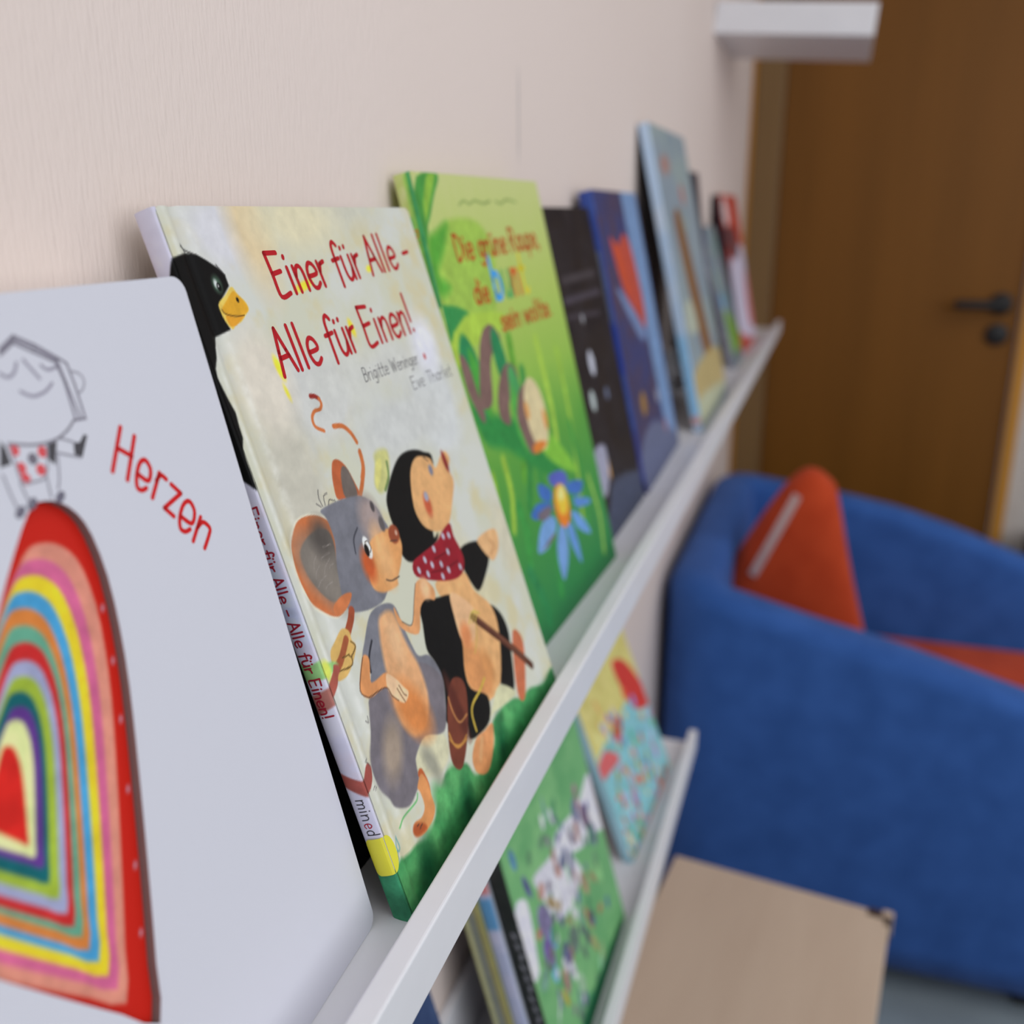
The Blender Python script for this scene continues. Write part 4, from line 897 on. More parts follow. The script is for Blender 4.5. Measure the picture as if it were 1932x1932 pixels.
  ('E',(107.2,137.6),5.5,7.91,-0.78,(104,110,136),2,0.3),
  ('E',(69.1,59.8),4.6,11.58,0.24,(206,204,214),2,0.3),
  ('E',(106.7,10.2),3.26,10.67,-0.49,(96,116,106),2,0.3),
  ('E',(146,100.7),2.87,3.03,0.45,(104,110,136),2,0.3),
  ('E',(105.1,70.9),5.6,4.28,-0.03,(96,116,106),2,0.3),
  ('E',(91.4,88.6),3.92,6.83,0.07,(140,156,116),2,0.3),
  ('E',(152.7,149),5.19,10.13,0.26,(90,88,130),2,0.3),
  ('E',(153.2,153.5),5.99,9.31,-0.72,(104,110,136),2,0.3),
  ('E',(45.2,67.6),5.21,4,0.63,(80,136,96),2,0.3),
  ('E',(82.9,2.4),2.17,8.5,-0.14,(96,116,106),2,0.3),
  ('E',(131.8,139.3),4,8.94,0.39,(120,110,124),2,0.3),
  ('E',(117.7,124.5),4.84,10.91,-0.59,(104,110,136),2,0.3),
  ('E',(80.6,120.8),3.7,6.18,0.25,(206,204,214),2,0.3),
  ('E',(33.3,63.7),2.18,8.68,0.01,(90,88,130),2,0.3),
  ('E',(73.1,29),2.49,3.57,-0.42,(206,204,214),2,0.3),
  ('E',(51.7,63.8),5.14,10.77,-0.07,(160,120,110),2,0.3),
  ('E',(65.5,140.6),4.45,3.77,0.27,(120,110,124),2,0.3),
  ('E',(84,185.5),3.54,6.51,-0.06,(206,204,214),2,0.3),
  ('E',(27.6,59.2),1.63,9.53,-0.71,(206,204,214),2,0.3),
  ('E',(171.7,114.4),5.07,9.75,-0.67,(80,136,96),2,0.3),
  ('E',(66.7,34.5),2.13,8.62,-0.23,(100,130,150),2,0.3),
  ('E',(95.6,149.3),4.67,10.16,-0.19,(206,204,214),2,0.3),
  ('E',(66,73.8),5.12,6.9,0.56,(90,88,130),2,0.3),
  ('E',(103.6,85.6),2.47,4.62,-0.7,(206,204,214),2,0.3),
  ('E',(93.7,189.7),1.68,11,-0.03,(100,130,150),2,0.3),
  ('E',(30.5,96.3),2.85,11.41,0.67,(96,116,106),2,0.3),
  ('P',[(190,8.8),(187.3,-2.6),(77.4,-0.4),(58.9,16.8),(114,15)],(30,96,64),2,1,0.1),
 ],
 'L4': [
  ('NOISE',(206,196,120),(196,184,110),(212,200,130),20),
  ('P',[(11.6,116.7),(100.3,119.4),(206.5,116.1),(220.9,86.7),(200.5,41.1),(171.5,-9.3),(12.7,-8),(0.2,22.8),(0.5,94.8)],(130,184,192),3,1,0.1),
  ('P',[(128.1,169.5),(169.4,150.1),(203,90.1),(185.1,85.5),(146.2,103.1),(128.4,141)],(196,60,50),2.5,1,0.1),
  ('P',[(73.9,123.4),(98.3,117.9),(88.1,103),(62.2,107.3)],(190,56,54),2,1,0.1),
  ('E',(150.6,110.1),5,8,0,(140,140,206),2,0.08),
  ('P',[(-0.8,109.8),(30.9,112.8),(60.1,88.6),(21.2,91.8),(-4,97.5)],(204,100,100),2.5,1,0.1),
  ('E',(48.8,153.9),4,11.2,0.3,(206,166,100),2,0.2),
  ('E',(40.7,134),3.2,9.6,0.2,(200,150,84),2,0.2),
  ('E',(111.5,84.9),6.4,11.2,0.2,(90,170,150),2,0.2),
  ('E',(165.6,60.3),4,9.6,0.1,(190,150,190),2,0.2),
  ('E',(161.7,46.2),3.2,7.2,0,(190,110,130),2,0.2),
  ('E',(65.7,65.2),3.2,14.4,0.2,(190,160,90),2,0.2),
  ('E',(59.4,36.1),3.2,9.6,0.2,(206,60,120),2,0.2),
  ('E',(59.2,18.5),4,6.4,0,(206,150,110),2,0.2),
  ('E',(89.8,40.4),4.8,8,0,(180,180,150),2,0.2),
  ('E',(130,32),4.8,16,0.1,(96,140,190),2,0.2),
  ('E',(48,10.5),6.4,11.2,0.3,(110,176,100),2,0.2),
  ('E',(167,7.3),3.2,7.2,0,(190,96,64),2,0.2),
  ('E',(102.5,-1.6),2.4,9.6,0.3,(150,150,60),2,0.2),
  ('E',(50.3,-8.9),2.4,12.8,0.4,(140,80,70),2,0.2),
  ('E',(95.6,73.2),4.8,6.4,0,(200,180,150),2,0.2),
  ('E',(32.1,80.4),4.8,9.6,0.3,(120,180,200),2,0.2),
  ('E',(23.6,53.8),4,12.8,0.3,(150,200,220),2,0.2),
  ('E',(159.9,52.6),3.2,6.4,0,(170,160,200),2,0.2),
  ('E',(161.6,84.2),4,5.6,0,(190,120,100),2,0.2),
  ('E',(14.2,13.3),4,14.4,0.3,(170,210,226),2,0.2),
  ('E',(25.3,128),4,11.2,0.2,(220,206,140),2,0.2),
  ('E',(131.6,129),4.8,8,0,(206,90,60),2,0.2),
  ('E',(65,56),2.56,6.22,-0.26,(190,110,130),1.6,0.2),
  ('E',(92.4,39.2),3.66,5.89,-0.73,(96,140,190),1.6,0.2),
  ('E',(112.7,43.2),4.85,4.82,-0.53,(190,96,64),1.6,0.2),
  ('E',(60.5,133.7),4.77,5.75,0.44,(220,206,140),1.6,0.2),
  ('E',(117.9,39.2),4.76,3.63,-0.44,(190,150,190),1.6,0.2),
  ('E',(64.5,-5.3),2.8,3.65,-0.35,(206,90,60),1.6,0.2),
  ('E',(19,22.1),2.02,4.76,0.63,(60,120,140),1.6,0.2),
  ('E',(12.9,19.7),3.27,7.49,-0.62,(190,160,90),1.6,0.2),
  ('E',(28.7,54.1),2.59,7.19,-0.27,(200,180,150),1.6,0.2),
  ('E',(9.4,13.7),2.05,2.97,-0.01,(60,120,140),1.6,0.2),
  ('E',(18.7,2.1),2.58,6.71,0.32,(110,176,100),1.6,0.2),
  ('E',(172.4,54.9),4.87,2.8,0.09,(170,160,200),1.6,0.2),
  ('E',(30.7,51.1),4.21,5.66,-0.75,(206,60,120),1.6,0.2),
  ('E',(24.1,8),2.71,5.86,-0.73,(60,120,140),1.6,0.2),
  ('E',(110.1,47.3),3.7,6.28,0.59,(200,180,150),1.6,0.2),
  ('E',(167.1,64.9),3.35,4.71,0.78,(96,140,190),1.6,0.2),
  ('E',(20.1,63.5),3.82,2.5,-0.62,(206,90,60),1.6,0.2),
  ('E',(68.6,98.3),2.27,5.96,-0.64,(220,206,140),1.6,0.2),
  ('E',(10.2,32.6),3.68,4.86,-0.25,(206,90,60),1.6,0.2),
  ('E',(45.6,10.2),3.28,3.77,0.74,(190,150,190),1.6,0.2),
  ('E',(69.3,64.9),3.68,3.27,-0.34,(220,206,140),1.6,0.2),
  ('E',(85.1,0.2),2.15,7.86,-0.52,(90,170,150),1.6,0.2),
  ('E',(36,-14.6),2.44,2.77,-0.08,(200,180,150),1.6,0.2),
  ('E',(26.8,21.1),4.9,4.45,-0.57,(90,170,150),1.6,0.2),
  ('E',(32.7,57.8),4.24,4.13,-0.61,(190,150,190),1.6,0.2),
  ('E',(41.3,78.2),4.29,4.61,0.62,(150,150,60),1.6,0.2),
  ('E',(134.9,71),3.79,5.85,-0.24,(206,90,60),1.6,0.2),
  ('E',(12.9,5.8),2.52,5.96,-0.67,(190,110,130),1.6,0.2),
  ('E',(22.8,24.9),2.61,5.1,0.15,(90,170,150),1.6,0.2),
  ('E',(28.2,63.6),3.45,7.71,0.06,(150,150,60),1.6,0.2),
  ('E',(2.4,9.8),4.67,5.49,0.04,(200,180,150),1.6,0.2),
  ('E',(122.8,6.4),4.63,5.66,0.73,(190,150,190),1.6,0.2),
  ('E',(72.4,124.9),2.31,6.35,-0.07,(190,110,130),1.6,0.2),
  ('E',(94,33.2),4.04,2.66,-0.41,(90,170,150),1.6,0.2),
  ('E',(65.1,56.8),3.72,5.23,-0.41,(170,160,200),1.6,0.2),
  ('E',(23.7,52.7),4.03,4.74,-0.69,(90,170,150),1.6,0.2),
  ('E',(117.2,77),2.25,2.66,0.2,(190,110,130),1.6,0.2),
  ('E',(70.4,37.1),4.33,4.34,0.45,(170,160,200),1.6,0.2),
  ('E',(191.5,72.1),2.45,4.62,-0.03,(200,180,150),1.6,0.2),
  ('E',(165.7,60.1),2.69,6.79,-0.49,(150,200,220),1.6,0.2),
  ('E',(48.4,109.8),2.22,6.05,-0.67,(190,150,190),1.6,0.2),
  ('E',(43.4,133.6),3.57,4.53,0.22,(150,200,220),1.6,0.2),
  ('E',(65.9,97.2),4.05,2.59,-0.39,(150,150,60),1.6,0.2),
  ('E',(112.6,-1.6),4.4,2.82,-0.4,(150,150,60),1.6,0.2),
  ('E',(36.7,2.5),3.92,6.25,-0.59,(190,160,90),1.6,0.2),
  ('E',(68.7,131.5),4.36,7.46,0.69,(96,140,190),1.6,0.2),
  ('E',(48.4,-10.1),2.28,4.25,-0.4,(220,206,140),1.6,0.2),
  ('E',(64.4,30.1),4.64,7.41,-0.11,(96,140,190),1.6,0.2),
  ('E',(82.2,117),3.83,5.63,-0.1,(190,96,64),1.6,0.2),
  ('E',(88.6,93.6),2.28,4.25,-0.76,(96,140,190),1.6,0.2),
  ('E',(81.8,92.8),2.41,5.94,-0.26,(60,120,140),1.6,0.2),
  ('E',(94.1,41.3),4.82,6.19,-0.18,(206,90,60),1.6,0.2),
  ('E',(75.1,5.8),2.06,5.54,-0.05,(190,150,190),1.6,0.2),
  ('E',(20.4,10.8),4.4,5.26,-0.06,(220,206,140),1.6,0.2),
  ('E',(185.8,76.2),2.21,2.56,0.67,(190,160,90),1.6,0.2),
  ('E',(63.4,133.8),4.08,5.3,0.46,(190,110,130),1.6,0.2),
  ('E',(128.3,29.1),4.67,5.28,-0.58,(110,176,100),1.6,0.2),
  ('E',(41.5,28.9),2.61,7.53,0.11,(206,60,120),1.6,0.2),
  ('E',(55.8,-0.7),3.71,2.55,0.29,(190,110,130),1.6,0.2),
  ('E',(112.6,111.7),4.26,4.85,0.76,(220,206,140),1.6,0.2),
  ('E',(79,116),3.35,6.24,-0.43,(150,150,60),1.6,0.2),
  ('E',(123.4,46.2),4.23,2.78,-0.35,(96,140,190),1.6,0.2),
  ('E',(99.5,57.6),4.34,6.18,-0.65,(150,150,60),1.6,0.2),
  ('E',(66.3,115.5),2.4,4.83,0.02,(150,150,60),1.6,0.2),
  ('E',(36.6,4.8),4.54,7.99,0.7,(90,170,150),1.6,0.2),
  ('E',(49.4,19.1),3.12,6.89,0.62,(90,170,150),1.6,0.2),
  ('E',(110.1,33.5),3.67,7.55,0.74,(190,160,90),1.6,0.2),
  ('E',(89.4,112),2.74,5.08,0.04,(60,120,140),1.6,0.2),
  ('E',(10.5,36.5),3.62,6.19,0.76,(150,200,220),1.6,0.2),
  ('E',(44.1,120.8),3.76,7.84,0.25,(220,206,140),1.6,0.2),
  ('E',(117.1,48.4),2.89,2.7,-0.15,(96,140,190),1.6,0.2),
  ('E',(37.9,14.9),2.13,3.45,-0.57,(170,160,200),1.6,0.2),
  ('E',(38.1,52.2),4.39,7.58,-0.19,(150,200,220),1.6,0.2),
  ('E',(72,-3.4),2.46,4.59,0.74,(150,150,60),1.6,0.2),
  ('E',(59.2,71.7),4.24,7.1,0.27,(190,96,64),1.6,0.2),
  ('E',(64.7,27.6),3.56,3.9,0.18,(190,96,64),1.6,0.2),
  ('E',(12.8,1),4.99,6.56,0.23,(90,170,150),1.6,0.2),
  ('E',(133.9,14),2.62,2.58,-0.06,(190,150,190),1.6,0.2),
  ('E',(80.5,109.7),2.03,6.18,-0.14,(190,160,90),1.6,0.2),
  ('E',(157.8,37.9),2.97,7.53,0.08,(96,140,190),1.6,0.2),
  ('E',(153.2,88.3),2.27,3.66,-0.39,(190,160,90),1.6,0.2),
  ('E',(24.1,5.3),3.67,6.38,-0.68,(96,140,190),1.6,0.2),
  ('E',(68.2,8.7),2.18,5.65,0.01,(190,110,130),1.6,0.2),
  ('E',(24.7,11.7),2.58,6.02,0.36,(150,200,220),1.6,0.2),
  ('E',(65.3,46.1),4.92,4.22,-0.07,(190,110,130),1.6,0.2),
  ('E',(134.8,48),3.27,6.68,-0.71,(150,150,60),1.6,0.2),
  ('E',(117.9,44),2.67,3.93,-0.08,(150,200,220),1.6,0.2),
  ('E',(184.4,64.5),3.53,6.51,-0.7,(110,176,100),1.6,0.2),
  ('E',(140.2,78),3.27,2.61,-0.1,(96,140,190),1.6,0.2),
  ('E',(144.1,22.3),4.87,7.89,-0.53,(200,180,150),1.6,0.2),
  ('E',(84.2,124.9),3.56,5.76,-0.79,(90,170,150),1.6,0.2),
  ('E',(35.7,77.9),2.82,7.83,-0.5,(150,150,60),1.6,0.2),
  ('E',(28.3,2.6),2.92,7.23,-0.13,(150,200,220),1.6,0.2),
  ('E',(75.9,101.6),3.96,5.11,0.4,(206,60,120),1.6,0.2),
  ('E',(42.6,36.7),3.52,7.23,-0.71,(150,200,220),1.6,0.2),
  ('E',(98.9,22.3),2.27,4.74,0.44,(220,206,140),1.6,0.2),
  ('E',(16.7,39),2.49,7.74,0.18,(190,96,64),1.6,0.2),
  ('E',(12.3,-6.3),3.61,7.67,0.12,(110,176,100),1.6,0.2),
  ('E',(84.4,128.1),3.75,7.23,0.11,(170,160,200),1.6,0.2),
  ('E',(103.4,70.4),2.02,7.3,0.02,(206,60,120),1.6,0.2),
  ('E',(83.7,48.5),5,4.28,-0.52,(206,90,60),1.6,0.2),
  ('E',(37.5,30.5),2.96,5.12,0.61,(170,160,200),1.6,0.2),
  ('E',(117.2,50.8),2.28,5.59,-0.32,(60,120,140),1.6,0.2),
  ('E',(96.8,112.6),2.21,4.77,-0.08,(190,96,64),1.6,0.2),
  ('E',(33.3,11.6),4.96,3.4,0.3,(90,170,150),1.6,0.2),
  ('E',(48.5,128.1),4.32,7.26,-0.34,(190,150,190),1.6,0.2),
  ('E',(54.3,59.1),3.34,3.44,0.53,(90,170,150),1.6,0.2),
  ('E',(164.8,34.9),4.28,6.98,-0.4,(190,150,190),1.6,0.2),
  ('E',(53.4,79.7),4.09,6.21,-0.49,(170,160,200),1.6,0.2),
  ('E',(38.5,54),3.99,5.07,-0.15,(170,160,200),1.6,0.2),
  ('E',(76.8,118.2),4.18,3.51,-0.77,(190,110,130),1.6,0.2),
  ('E',(29.9,53.1),2.37,3.08,0.19,(190,96,64),1.6,0.2),
  ('E',(138.1,25.1),2.4,4.35,0.49,(96,140,190),1.6,0.2),
  ('E',(145.8,27.7),2.32,2.5,0.1,(190,150,190),1.6,0.2),
  ('E',(23.7,-6),3.34,7.42,0.7,(150,200,220),1.6,0.2),
  ('E',(39.1,42.2),3.02,4.52,-0.33,(200,180,150),1.6,0.2),
  ('E',(116.2,74.3),4.46,3.17,-0.42,(110,176,100),1.6,0.2),
  ('E',(164,58.3),4.08,5.85,0.2,(150,200,220),1.6,0.2),
  ('E',(74.8,61.3),4.07,5.73,-0.03,(170,160,200),1.6,0.2),
  ('E',(57.5,69.3),3.52,3.28,0.05,(150,200,220),1.6,0.2),
  ('E',(188.3,74.1),3.7,6.05,0.24,(190,150,190),1.6,0.2),
  ('E',(163,88.6),3.68,3.41,0.26,(220,206,140),1.6,0.2),
  ('E',(133,36.2),2.49,4.36,-0.77,(190,160,90),1.6,0.2),
  ('E',(44.2,109.7),4.28,6.4,0.36,(90,170,150),1.6,0.2),
  ('E',(173.9,79),2.16,6.5,-0.5,(150,200,220),1.6,0.2),
  ('E',(46.2,4.5),2.22,5.53,0.48,(150,150,60),1.6,0.2),
  ('E',(56.8,22.3),2.28,3.69,-0.74,(190,150,190),1.6,0.2),
  ('E',(16.5,20),3.99,5.76,-0.64,(200,180,150),1.6,0.2),
  ('E',(41,-10.3),4.24,3.29,-0.73,(206,90,60),1.6,0.2),
  ('E',(82.6,1.4),2.99,2.59,-0.38,(206,90,60),1.6,0.2),
  ('S',[(181,6.5),(127.4,0.9),(39.5,-2.2),(7.6,-0.7)],5,(150,84,70),2,1,0.2),
  ('E',(143.9,6),5,10,0.3,(196,96,60),2,0.08),
 ],
}
BK = {
 'b1': (0.022, 0.25, 0.25, -0.094, 1.002, 13.1, 0.9, 0.03),
 'b2': (0.277, 0.192, 0.279, -0.104, 1.002, 17.8, -1.7, 0.0085),
 'b3': (0.497, 0.208, 0.293, -0.082, 1.002, 13.5, -2.2, 0.01),
 'b4': (0.719, 0.158, 0.274, -0.079, 1.002, 12.9, -0.3, 0.01),
 'b5': (0.888, 0.226, 0.29, -0.081, 1.002, 12.3, 1.2, 0.0125),
 'b6': (1.178, 0.272, 0.373, -0.096, 1.002, 12.8, 0, 0.012),
 'b8': (1.474, 0.13, 0.325, -0.06, 1.002, 8.0, 0, 0.01),
 'b9': (1.711, 0.16, 0.249, -0.083, 1.002, 16.1, 0.9, 0.01),
 'b10': (1.893, 0.252, 0.302, -0.077, 1.002, 11.8, -1.0, 0.013),
 'L3': (0.534, 0.207, 0.26, -0.1, 0.625, 14.4, -0.1, 0.0125),
 'L4': (0.822, 0.193, 0.219, -0.091, 0.625, 20.8, -2.0, 0.01),
 'L2': (0.531, 0.2, 0.25, -0.086, 0.625, 14.4, -0.1, 0.01),
 'L1': (0.528, 0.19, 0.245, -0.0745, 0.625, 14.4, -0.1, 0.014),
 'L0': (0.26, 0.19, 0.2, -0.075, 0.625, 16, 0, 0.012),
 'b2b': (0.28, 0.175, 0.232, -0.07, 1.002, 14.5, -1.0, 0.006),
}

# white board book with the heart window
def heart(s, tip=None, sb=None):
    prof = [(0, 0), (7.5, 13.2), (15, 27), (24.5, 45), (33.7, 63), (41.5, 79), (47.2, 93), (51.5, 107), (53, 119), (51.8, 126), (48.4, 131), (44, 133.6), (40, 134), (34, 130.6), (23, 122), (10, 111), (0, 104)]
    pts = prof + [(-b, a) for b, a in prof[-2:0:-1]]
    c, P, ax, bx = np.array([123.6, 134.6]), np.array([143.0, 55.0]), np.array([-.167, .986]), np.array([.986, .167])
    if tip is not None: return [tuple(np.array(tip) + bx * b * (sb or s) + ax * a * s) for b, a in pts]
    return [tuple(c + (P + bx * b + ax * a - c) * s) for b, a in pts]
def board_book():
    x0, w, h, yb, zf, lean, yaw, t = BK['b1']
    o = empty('picture_book', book_frame(x0, yb, zf + 0.0003, lean, yaw))
    tag(o, 'white board book with a red-lettered cover and rainbow heart window, nearest on the top ledge', 'book', GROUP_UP)
    W, H = w * 1000, h * 1000; r = 5.5; dep = 3.2
    outl = []
    for cx, cy, a0 in ((W - r, r, -90), (W - r, H - r, 0), (r, H - r, 90), (r, r, 180)):
        outl += [(cx + r * math.cos(math.radians(a0 + k * 15)), cy + r * math.sin(math.radians(a0 + k * 15))) for k in range(7)]
    hole = [tuple(q) for q in smooth_pts(heart(1.04), True, 2)]
    allp = outl + hole; tri = tessellate_polygon([[Vector((*q, 0)) for q in outl], [Vector((*q, 0)) for q in hole]])
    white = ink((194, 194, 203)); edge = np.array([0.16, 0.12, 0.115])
    V = [(*q, 0) for q in allp]; C = [white] * len(V); Fc = []
    for a, b, c in tri:
        A, B_, C_ = (np.array(allp[i]) for i in (a, b, c)); cr = (B_ - A)[0] * (C_ - A)[1] - (B_ - A)[1] * (C_ - A)[0]
        Fc.append((a, b, c) if cr > 0 else (a, c, b))
    n = len(outl); b0 = len(V)
    V += [(*q, -0.6) for q in outl]; V += [(*q, -dep) for q in outl]; C += [white * 0.95] * (2 * n)
    top = [(x * 0.998 + 0.25, y * 0.998 + 0.25, 0) for x, y in outl]
    for k in range(n):
        k2 = (k + 1) % n; Fc += [(k, k2, b0 + k2, b0 + k)[::-1], (b0 + k, b0 + k2, b0 + n + k2, b0 + n + k)[::-1]]
    nh = len(hole); h0 = len(V)
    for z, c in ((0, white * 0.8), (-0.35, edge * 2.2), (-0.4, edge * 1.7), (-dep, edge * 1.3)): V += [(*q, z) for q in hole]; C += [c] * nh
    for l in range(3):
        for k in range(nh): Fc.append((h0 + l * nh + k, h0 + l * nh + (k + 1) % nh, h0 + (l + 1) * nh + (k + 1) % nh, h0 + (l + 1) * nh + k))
    def flat(polys, col, z):
        for q in polys:
            i0 = len(V); V.extend([(*p_, z) for p_ in q]); C.extend([ink(col)] * len(q)); Fc.append(tuple(range(i0, i0 + len(q))))
    for op in ART['b1']:
        if op[0] == 'R': flat(ribbon(op[1], op[2], op[4]), op[3], 0.06)
        elif op[0] == 'P':
            i0 = len(V); q = op[1]; V.extend([(*p_, 0.05) for p_ in q]); C.extend([ink(op[2])] * len(q))
            for a, b, c in tessellate_polygon([[Vector((*p_, 0)) for p_ in q]]): Fc.append((i0 + a, i0 + b, i0 + c))
        elif op[0] == 'E':
            (cx, cy), rx, ry, rot, col = op[1:6]
            flat([[(cx + rx * math.cos(a) * math.cos(rot) - ry * math.sin(a) * math.sin(rot), cy + rx * math.cos(a) * math.sin(rot) + ry * math.sin(a) * math.cos(rot)) for a in np.linspace(0, 2 * math.pi, 17)[:-1]]], col, 0.05)
    me = bpy.data.meshes.new('front_cover'); me.from_pydata([(a / 1000, b / 1000, c / 1000) for a, b, c in V], [], Fc)
    at = me.color_attributes.new('Col', 'FLOAT_COLOR', 'POINT'); at.data.foreach_set('color', np.hstack([np.array(C), np.ones((len(C), 1))]).astype('f').ravel()); me.update()
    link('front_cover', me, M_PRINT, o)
    # the page behind the window: nested coloured hearts
    cv = Canvas(150, 170, 0.55, 70, 11); cv.V = cv.V + 42.0; V0 = cv.V - 42.0
    cv.C[:] = (186, 34, 24)
    rings = [(.88, 1.0, (138.8, 62.8), (206, 134, 116)), (.82, .9, (137.8, 68.3), (196, 94, 134)), (.76, .82, (136.7, 73.5), (220, 196, 44)), (.7, .74, (135.6, 78.8), (70, 150, 198)),
             (.64, .68, (134.2, 83.6), (204, 122, 58)), (.58, .62, (133.7, 88), (96, 158, 132)), (.52, .58, (132.6, 92.1), (190, 42, 42)), (.46, .52, (132.1, 96.3), (152, 156, 188)), (.4, .46, (131.5, 101.2), (152, 174, 58)),
             (.34, .4, (130.4, 106.5), (22, 92, 98)), (.285, .34, (130.6, 110.8), (92, 54, 130)), (.24, .29, (129.5, 114.6), (212, 218, 150)), (.18, .18, (129, 118.5), (200, 38, 32))]
    cv.V = V0
    for sa, sb, tp, c in rings: cv.op(('P', [(a, b - 42) for a, b in smooth_pts(heart(sa, tp, sb), True, 2)], c, .9, 0, .10))
    hp = smooth_pts(heart(1.015), True, 2)
    for k in range(3, 15, 2): cv.op(('E', (hp[k][0] - .3, hp[k][1] - 42), .5, 1.0, -.4, (176, 150, 170), .8, 0))
    sheet('heart_page', cv, lambda u, v: np.stack([np.asarray(u), np.asarray(v) + 42.0, np.full_like(np.asarray(u, float), -dep - 0.1)], -1) / 1000, (0, 0, -0.0012), o)
    boxes('page_block', M_PAPER, [((0.001, 0.001, -t + 0.0022), (w - 0.001, h - 0.001, -(dep + 1.6) / 1000), 0.003, 3)], o)
    bc = Canvas(W, H, 12, 0, 1); bc.C[:] = (200, 200, 212)
    def posb(u, v):
        a, b = rounded(u, v, W, H, r); return np.stack([W - a, b, np.full_like(a, -t * 1000)], -1) / 1000
    sheet('back_cover', bc, posb, (0, 0, 0.002), o)
GROUP_UP = 'picture books leaning on the top ledge'; GROUP_LO = 'picture books leaning on the lower ledge'
board_book()
book(BK['b2b'], 'added thin black book behind the cream book, darkening the gap beside its spine', [('NOISE', (26, 26, 30), (30, 30, 34), (24, 24, 28), 30)], [('NOISE', (26, 26, 30), (30, 30, 34), (24, 24, 28), 30)], (16, 16, 18), 3, 2, group=GROUP_UP, seed=3)  # added book, put in so the gap between its neighbours reads dark

# spines
LAV = (196, 194, 212); BLK = (15, 15, 15); TR = (150, 34, 50)
s2 = [('NOISE', LAV, (206, 204, 222), (200, 192, 206), 14), ('P', [(0, 240), (3, 250), (7, 258), (11.2, 266), (11.2, 174), (7, 180), (0, 188)], BLK, .6, 0, .1),
      ('P', [(0, 112), (11.2, 104), (11.2, 111), (0, 104)], (140, 186, 120), 1, 0, .1), ('P', [(0, 104), (11.2, 104), (11.2, 112), (0, 109)], (140, 186, 120), 1, 0, .1),
      ('P', [(0, 98), (11.2, 101), (11.2, 94), (0, 90)], (170, 110, 100), 1, 0, .1), ('P', [(0, 66), (11.2, 60), (11.2, 53), (0, 60)], (150, 78, 70), .8, 0, .1),
      ('P', [(-1, -1), (12, -1), (12, 23), (-1, 23)], (56, 128, 92), 1, 0, .25), ('P', [(0, 150), (6, 148), (9, 120), (2, 125)], (190, 196, 222), 4, 1, .1),
      ('T', 'Einer für Alle – Alle für Einen!', (1.7, 172), (1.7, 88), 5.0, .75, TR),
      ('T', 'min', (2.9, 54), (2.9, 44.5), 5.2, .45, (60, 58, 62)), ('T', 'e', (2.9, 44), (2.9, 41.4), 5.2, .45, (160, 40, 60)), ('T', 'd', (2.9, 41.0), (2.9, 38.2), 5.2, .45, (60, 58, 62))]
b2 = book(BK['b2'], 'cream book with a black bird, a grey mouse and a red-scarfed mole on the cover', ART['b2'], s2, (190, 186, 176), .5, .5, 1.0, 3.0, group=GROUP_UP, seed=4)
def sticker():
    t = BK['b2'][7]; bm = bmesh.new(); V = []; 
    def face(pts): bm.faces.new([bm.verts.new(p) for p in pts])
    N = 10; H0, H1 = .0215, .0375; z0 = -t
    def sp(s, v): return (-0.00035 - 0.0014 * math.sqrt(max(0, 4 * s * (1 - s))) - 0.00015, v, s * t - t)
    for k in range(N):
        a, b = k / N, (k + 1) / N
        ins = lambda s: .003 * max(0, 1 - s / .3) ** 2
        face([sp(a, H0 + ins(a)), sp(b, H0 + ins(b)), sp(b, H1 - ins(b)), sp(a, H1 - ins(a))])
    arc = [(.0046 * math.sin(x), (H0 + H1) / 2 - (H1 - H0) / 2 * math.cos(x), .0002) for x in np.linspace(0, math.pi, 13)]
    face([(-.0003, H0, .0002)] + arc[1:-1] + [(-.0003, H1, .0002)])
    bmesh.ops.recalc_face_normals(bm, faces=bm.faces)
    me = bpy.data.meshes.new('sticker'); bm.to_mesh(me); bm.free()
    tag(link('sticker', me, M_YELLOW, b2), 'yellow rounded sticker')
sticker()
s3 = [('NOISE', (206, 214, 150), (214, 220, 160), (190, 206, 120), 20), ('P', [(0, 262), (10, 268), (10, 240), (4, 225), (0, 225)], (110, 186, 120), 2, 1, .1), ('S', [(8, 290), (7, 240), (8, 200), (5, 150), (7, 90), (5, 0)], 3.5, (150, 200, 90), 2, 1, .1),
      ('S', [(9.5, 293), (9, 250), (9.5, 220)], 2.5, (64, 150, 90), 1.5, 1, .1), ('S', [(8.5, 175), (7, 140), (8, 120)], 4, (64, 160, 100), 2, 1, .1), ('P', [(0, 100), (10, 105), (10, 0), (0, 0)], (80, 160, 80), 10, 0, .1),
      ('T', 'Die grüne Raupe', (2.5, 262), (2.5, 190), 4.6, .9, (206, 120, 60))]
book(BK['b3'], 'bright green book with a caterpillar and a blue flower, third on the top ledge', ART['b3'], s3, (170, 190, 100), .7, .7, .7, 2.0, group=GROUP_UP, seed=8)
book(BK['b4'], 'low dark brown book with pale oval spots, between the green and the blue-spined book', ART['b4'], [('NOISE', (40, 34, 34), (46, 40, 42), (36, 30, 32), 10)], (40, 34, 34), 1.3, group=GROUP_UP, seed=12)
s5 = [('NOISE', (64, 84, 150), (58, 76, 146), (70, 92, 160), 20), ('P', [(5, 235), (9, 235), (9, 170), (5, 170)], (112, 116, 122), 1.5, 0, .05), ('P', [(0, 160), (13, 166), (13, 120), (0, 120)], (40, 64, 150), 4, 0, .05), ('P', [(0, 60), (13, 60), (13, 0), (0, 0)], (66, 66, 130), 10, 0, .05), ('E', (7, 28), 3, 9, 0, (110, 110, 160), 3, 0), ('P', [(0, 12), (13, 12), (13, 0), (0, 0)], (26, 30, 90), 3, 0, 0)]
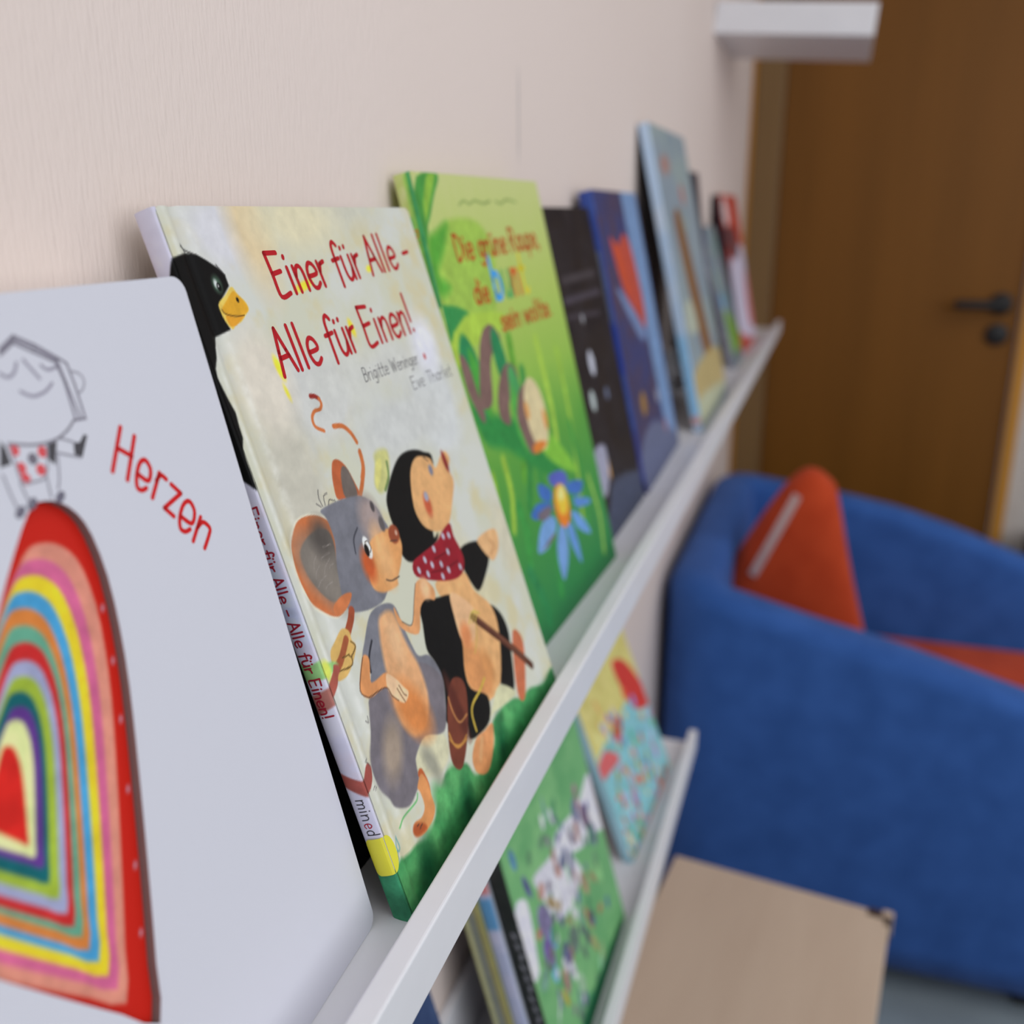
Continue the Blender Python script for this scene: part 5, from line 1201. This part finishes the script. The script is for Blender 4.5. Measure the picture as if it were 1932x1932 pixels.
book(BK['b5'], 'dark purple book with a blue spine and an orange-red flame shape on its cover', ART['b5'], s5, (40, 44, 80), 1.3, group=GROUP_UP, seed=16)
s6 = [('NOISE', (178, 196, 220), (170, 192, 218), (186, 200, 222), 40), ('P', [(0, 120), (12, 120), (12, 20), (0, 20)], (120, 176, 214), 20, 0, .05), ('P', [(0, 22), (12, 22), (12, 12), (0, 12)], (190, 150, 150), 3, 0, 0)]
book(BK['b6'], 'tallest book, pale grey-blue cover with a brown streak and a light blue spine', ART['b6'], s6, (24, 24, 26), 1.6, group=GROUP_UP, seed=20)
book(BK['b8'], 'narrow dark purple book half hidden behind the tallest pale blue book', ART['b8'], [('NOISE', (70, 66, 80), (66, 62, 76), (60, 56, 70), 20)], (60, 56, 70), 2, group=GROUP_UP, seed=24)
book(BK['b9'], 'small grey-blue and green book between the tallest pale book and the red book', ART['b9'], [('NOISE', (130, 134, 150), (120, 126, 140), (140, 140, 150), 20)], (90, 90, 100), 2, group=GROUP_UP, seed=28)
book(BK['b10'], 'red book with dark spine and pale round motif, last on the top ledge', ART['b10'], [('NOISE', (58, 34, 40), (48, 30, 36), (66, 40, 44), 20), ('P', [(0, 120), (13, 130), (13, 0), (0, 0)], (44, 56, 66), 15, 0, 0)], (60, 30, 34), 2, group=GROUP_UP, seed=32)
# lower ledge
sL3 = [('NOISE', (44, 48, 46), (38, 42, 40), (52, 54, 54), 10)] + [('S', [(7 + (k % 3), 150 - k * 9), (8.5, 146 - k * 9)], 2.2, (140, 140, 150), 1.2, 0, 0) for k in range(14)]
book(BK['L3'], 'green picture book with a busy coloured scene and a black spine on the lower ledge', ART['L3'], sL3, (60, 60, 60), 1.3, 1.0, group=GROUP_LO, seed=36)
book(BK['L2'], 'pale lavender-spined book with a blue patch, directly behind the lower ledge green book', [('NOISE', (190, 196, 206), (184, 190, 204), (196, 200, 210), 30)],
     [('NOISE', (176, 180, 206), (168, 176, 204), (186, 188, 212), 20), ('P', [(0, 178), (11, 178), (11, 152), (0, 152)], (92, 146, 190), 3, 0, 0), ('P', [(0, 200), (11, 200), (11, 182), (0, 182)], (196, 122, 122), 3, 0, 0)], (180, 180, 190), 3, 1.0, group=GROUP_LO, seed=40)
book(BK['L1'], 'pale yellow and olive spined book, rearmost of the stack on the lower ledge', [('NOISE', (180, 176, 120), (170, 168, 116), (186, 180, 130), 30)],
     [('NOISE', (126, 130, 122), (118, 124, 116), (134, 136, 128), 20), ('P', [(0, 250), (4.5, 250), (4.5, 0), (0, 0)], (182, 184, 138), 1.5, 0, .05), ('P', [(11, 250), (14, 250), (14, 0), (11, 0)], (146, 136, 76), 1.5, 0, .05), ('P', [(0, 42), (6, 42), (6, 30), (0, 30)], (70, 130, 90), 3, 0, 0)], (60, 50, 44), 3, 1.0, group=GROUP_LO, seed=44)
book(BK['L4'], 'yellow, red and turquoise picture book near the end of the lower ledge', ART['L4'], [('NOISE', (150, 190, 204), (160, 196, 210), (140, 176, 190), 20)], (90, 84, 76), 1.2, 1.0, group=GROUP_LO, seed=48)
book(BK['L0'], 'dark blue book on the lower ledge at the bottom edge of the photo', [('NOISE', (50, 66, 100), (44, 60, 96), (60, 76, 110), 30)], [('NOISE', (50, 66, 100), (44, 60, 96), (60, 76, 110), 30)], (50, 60, 90), 3, 2, group=GROUP_LO, seed=52)
bpy.context.view_layer.update()
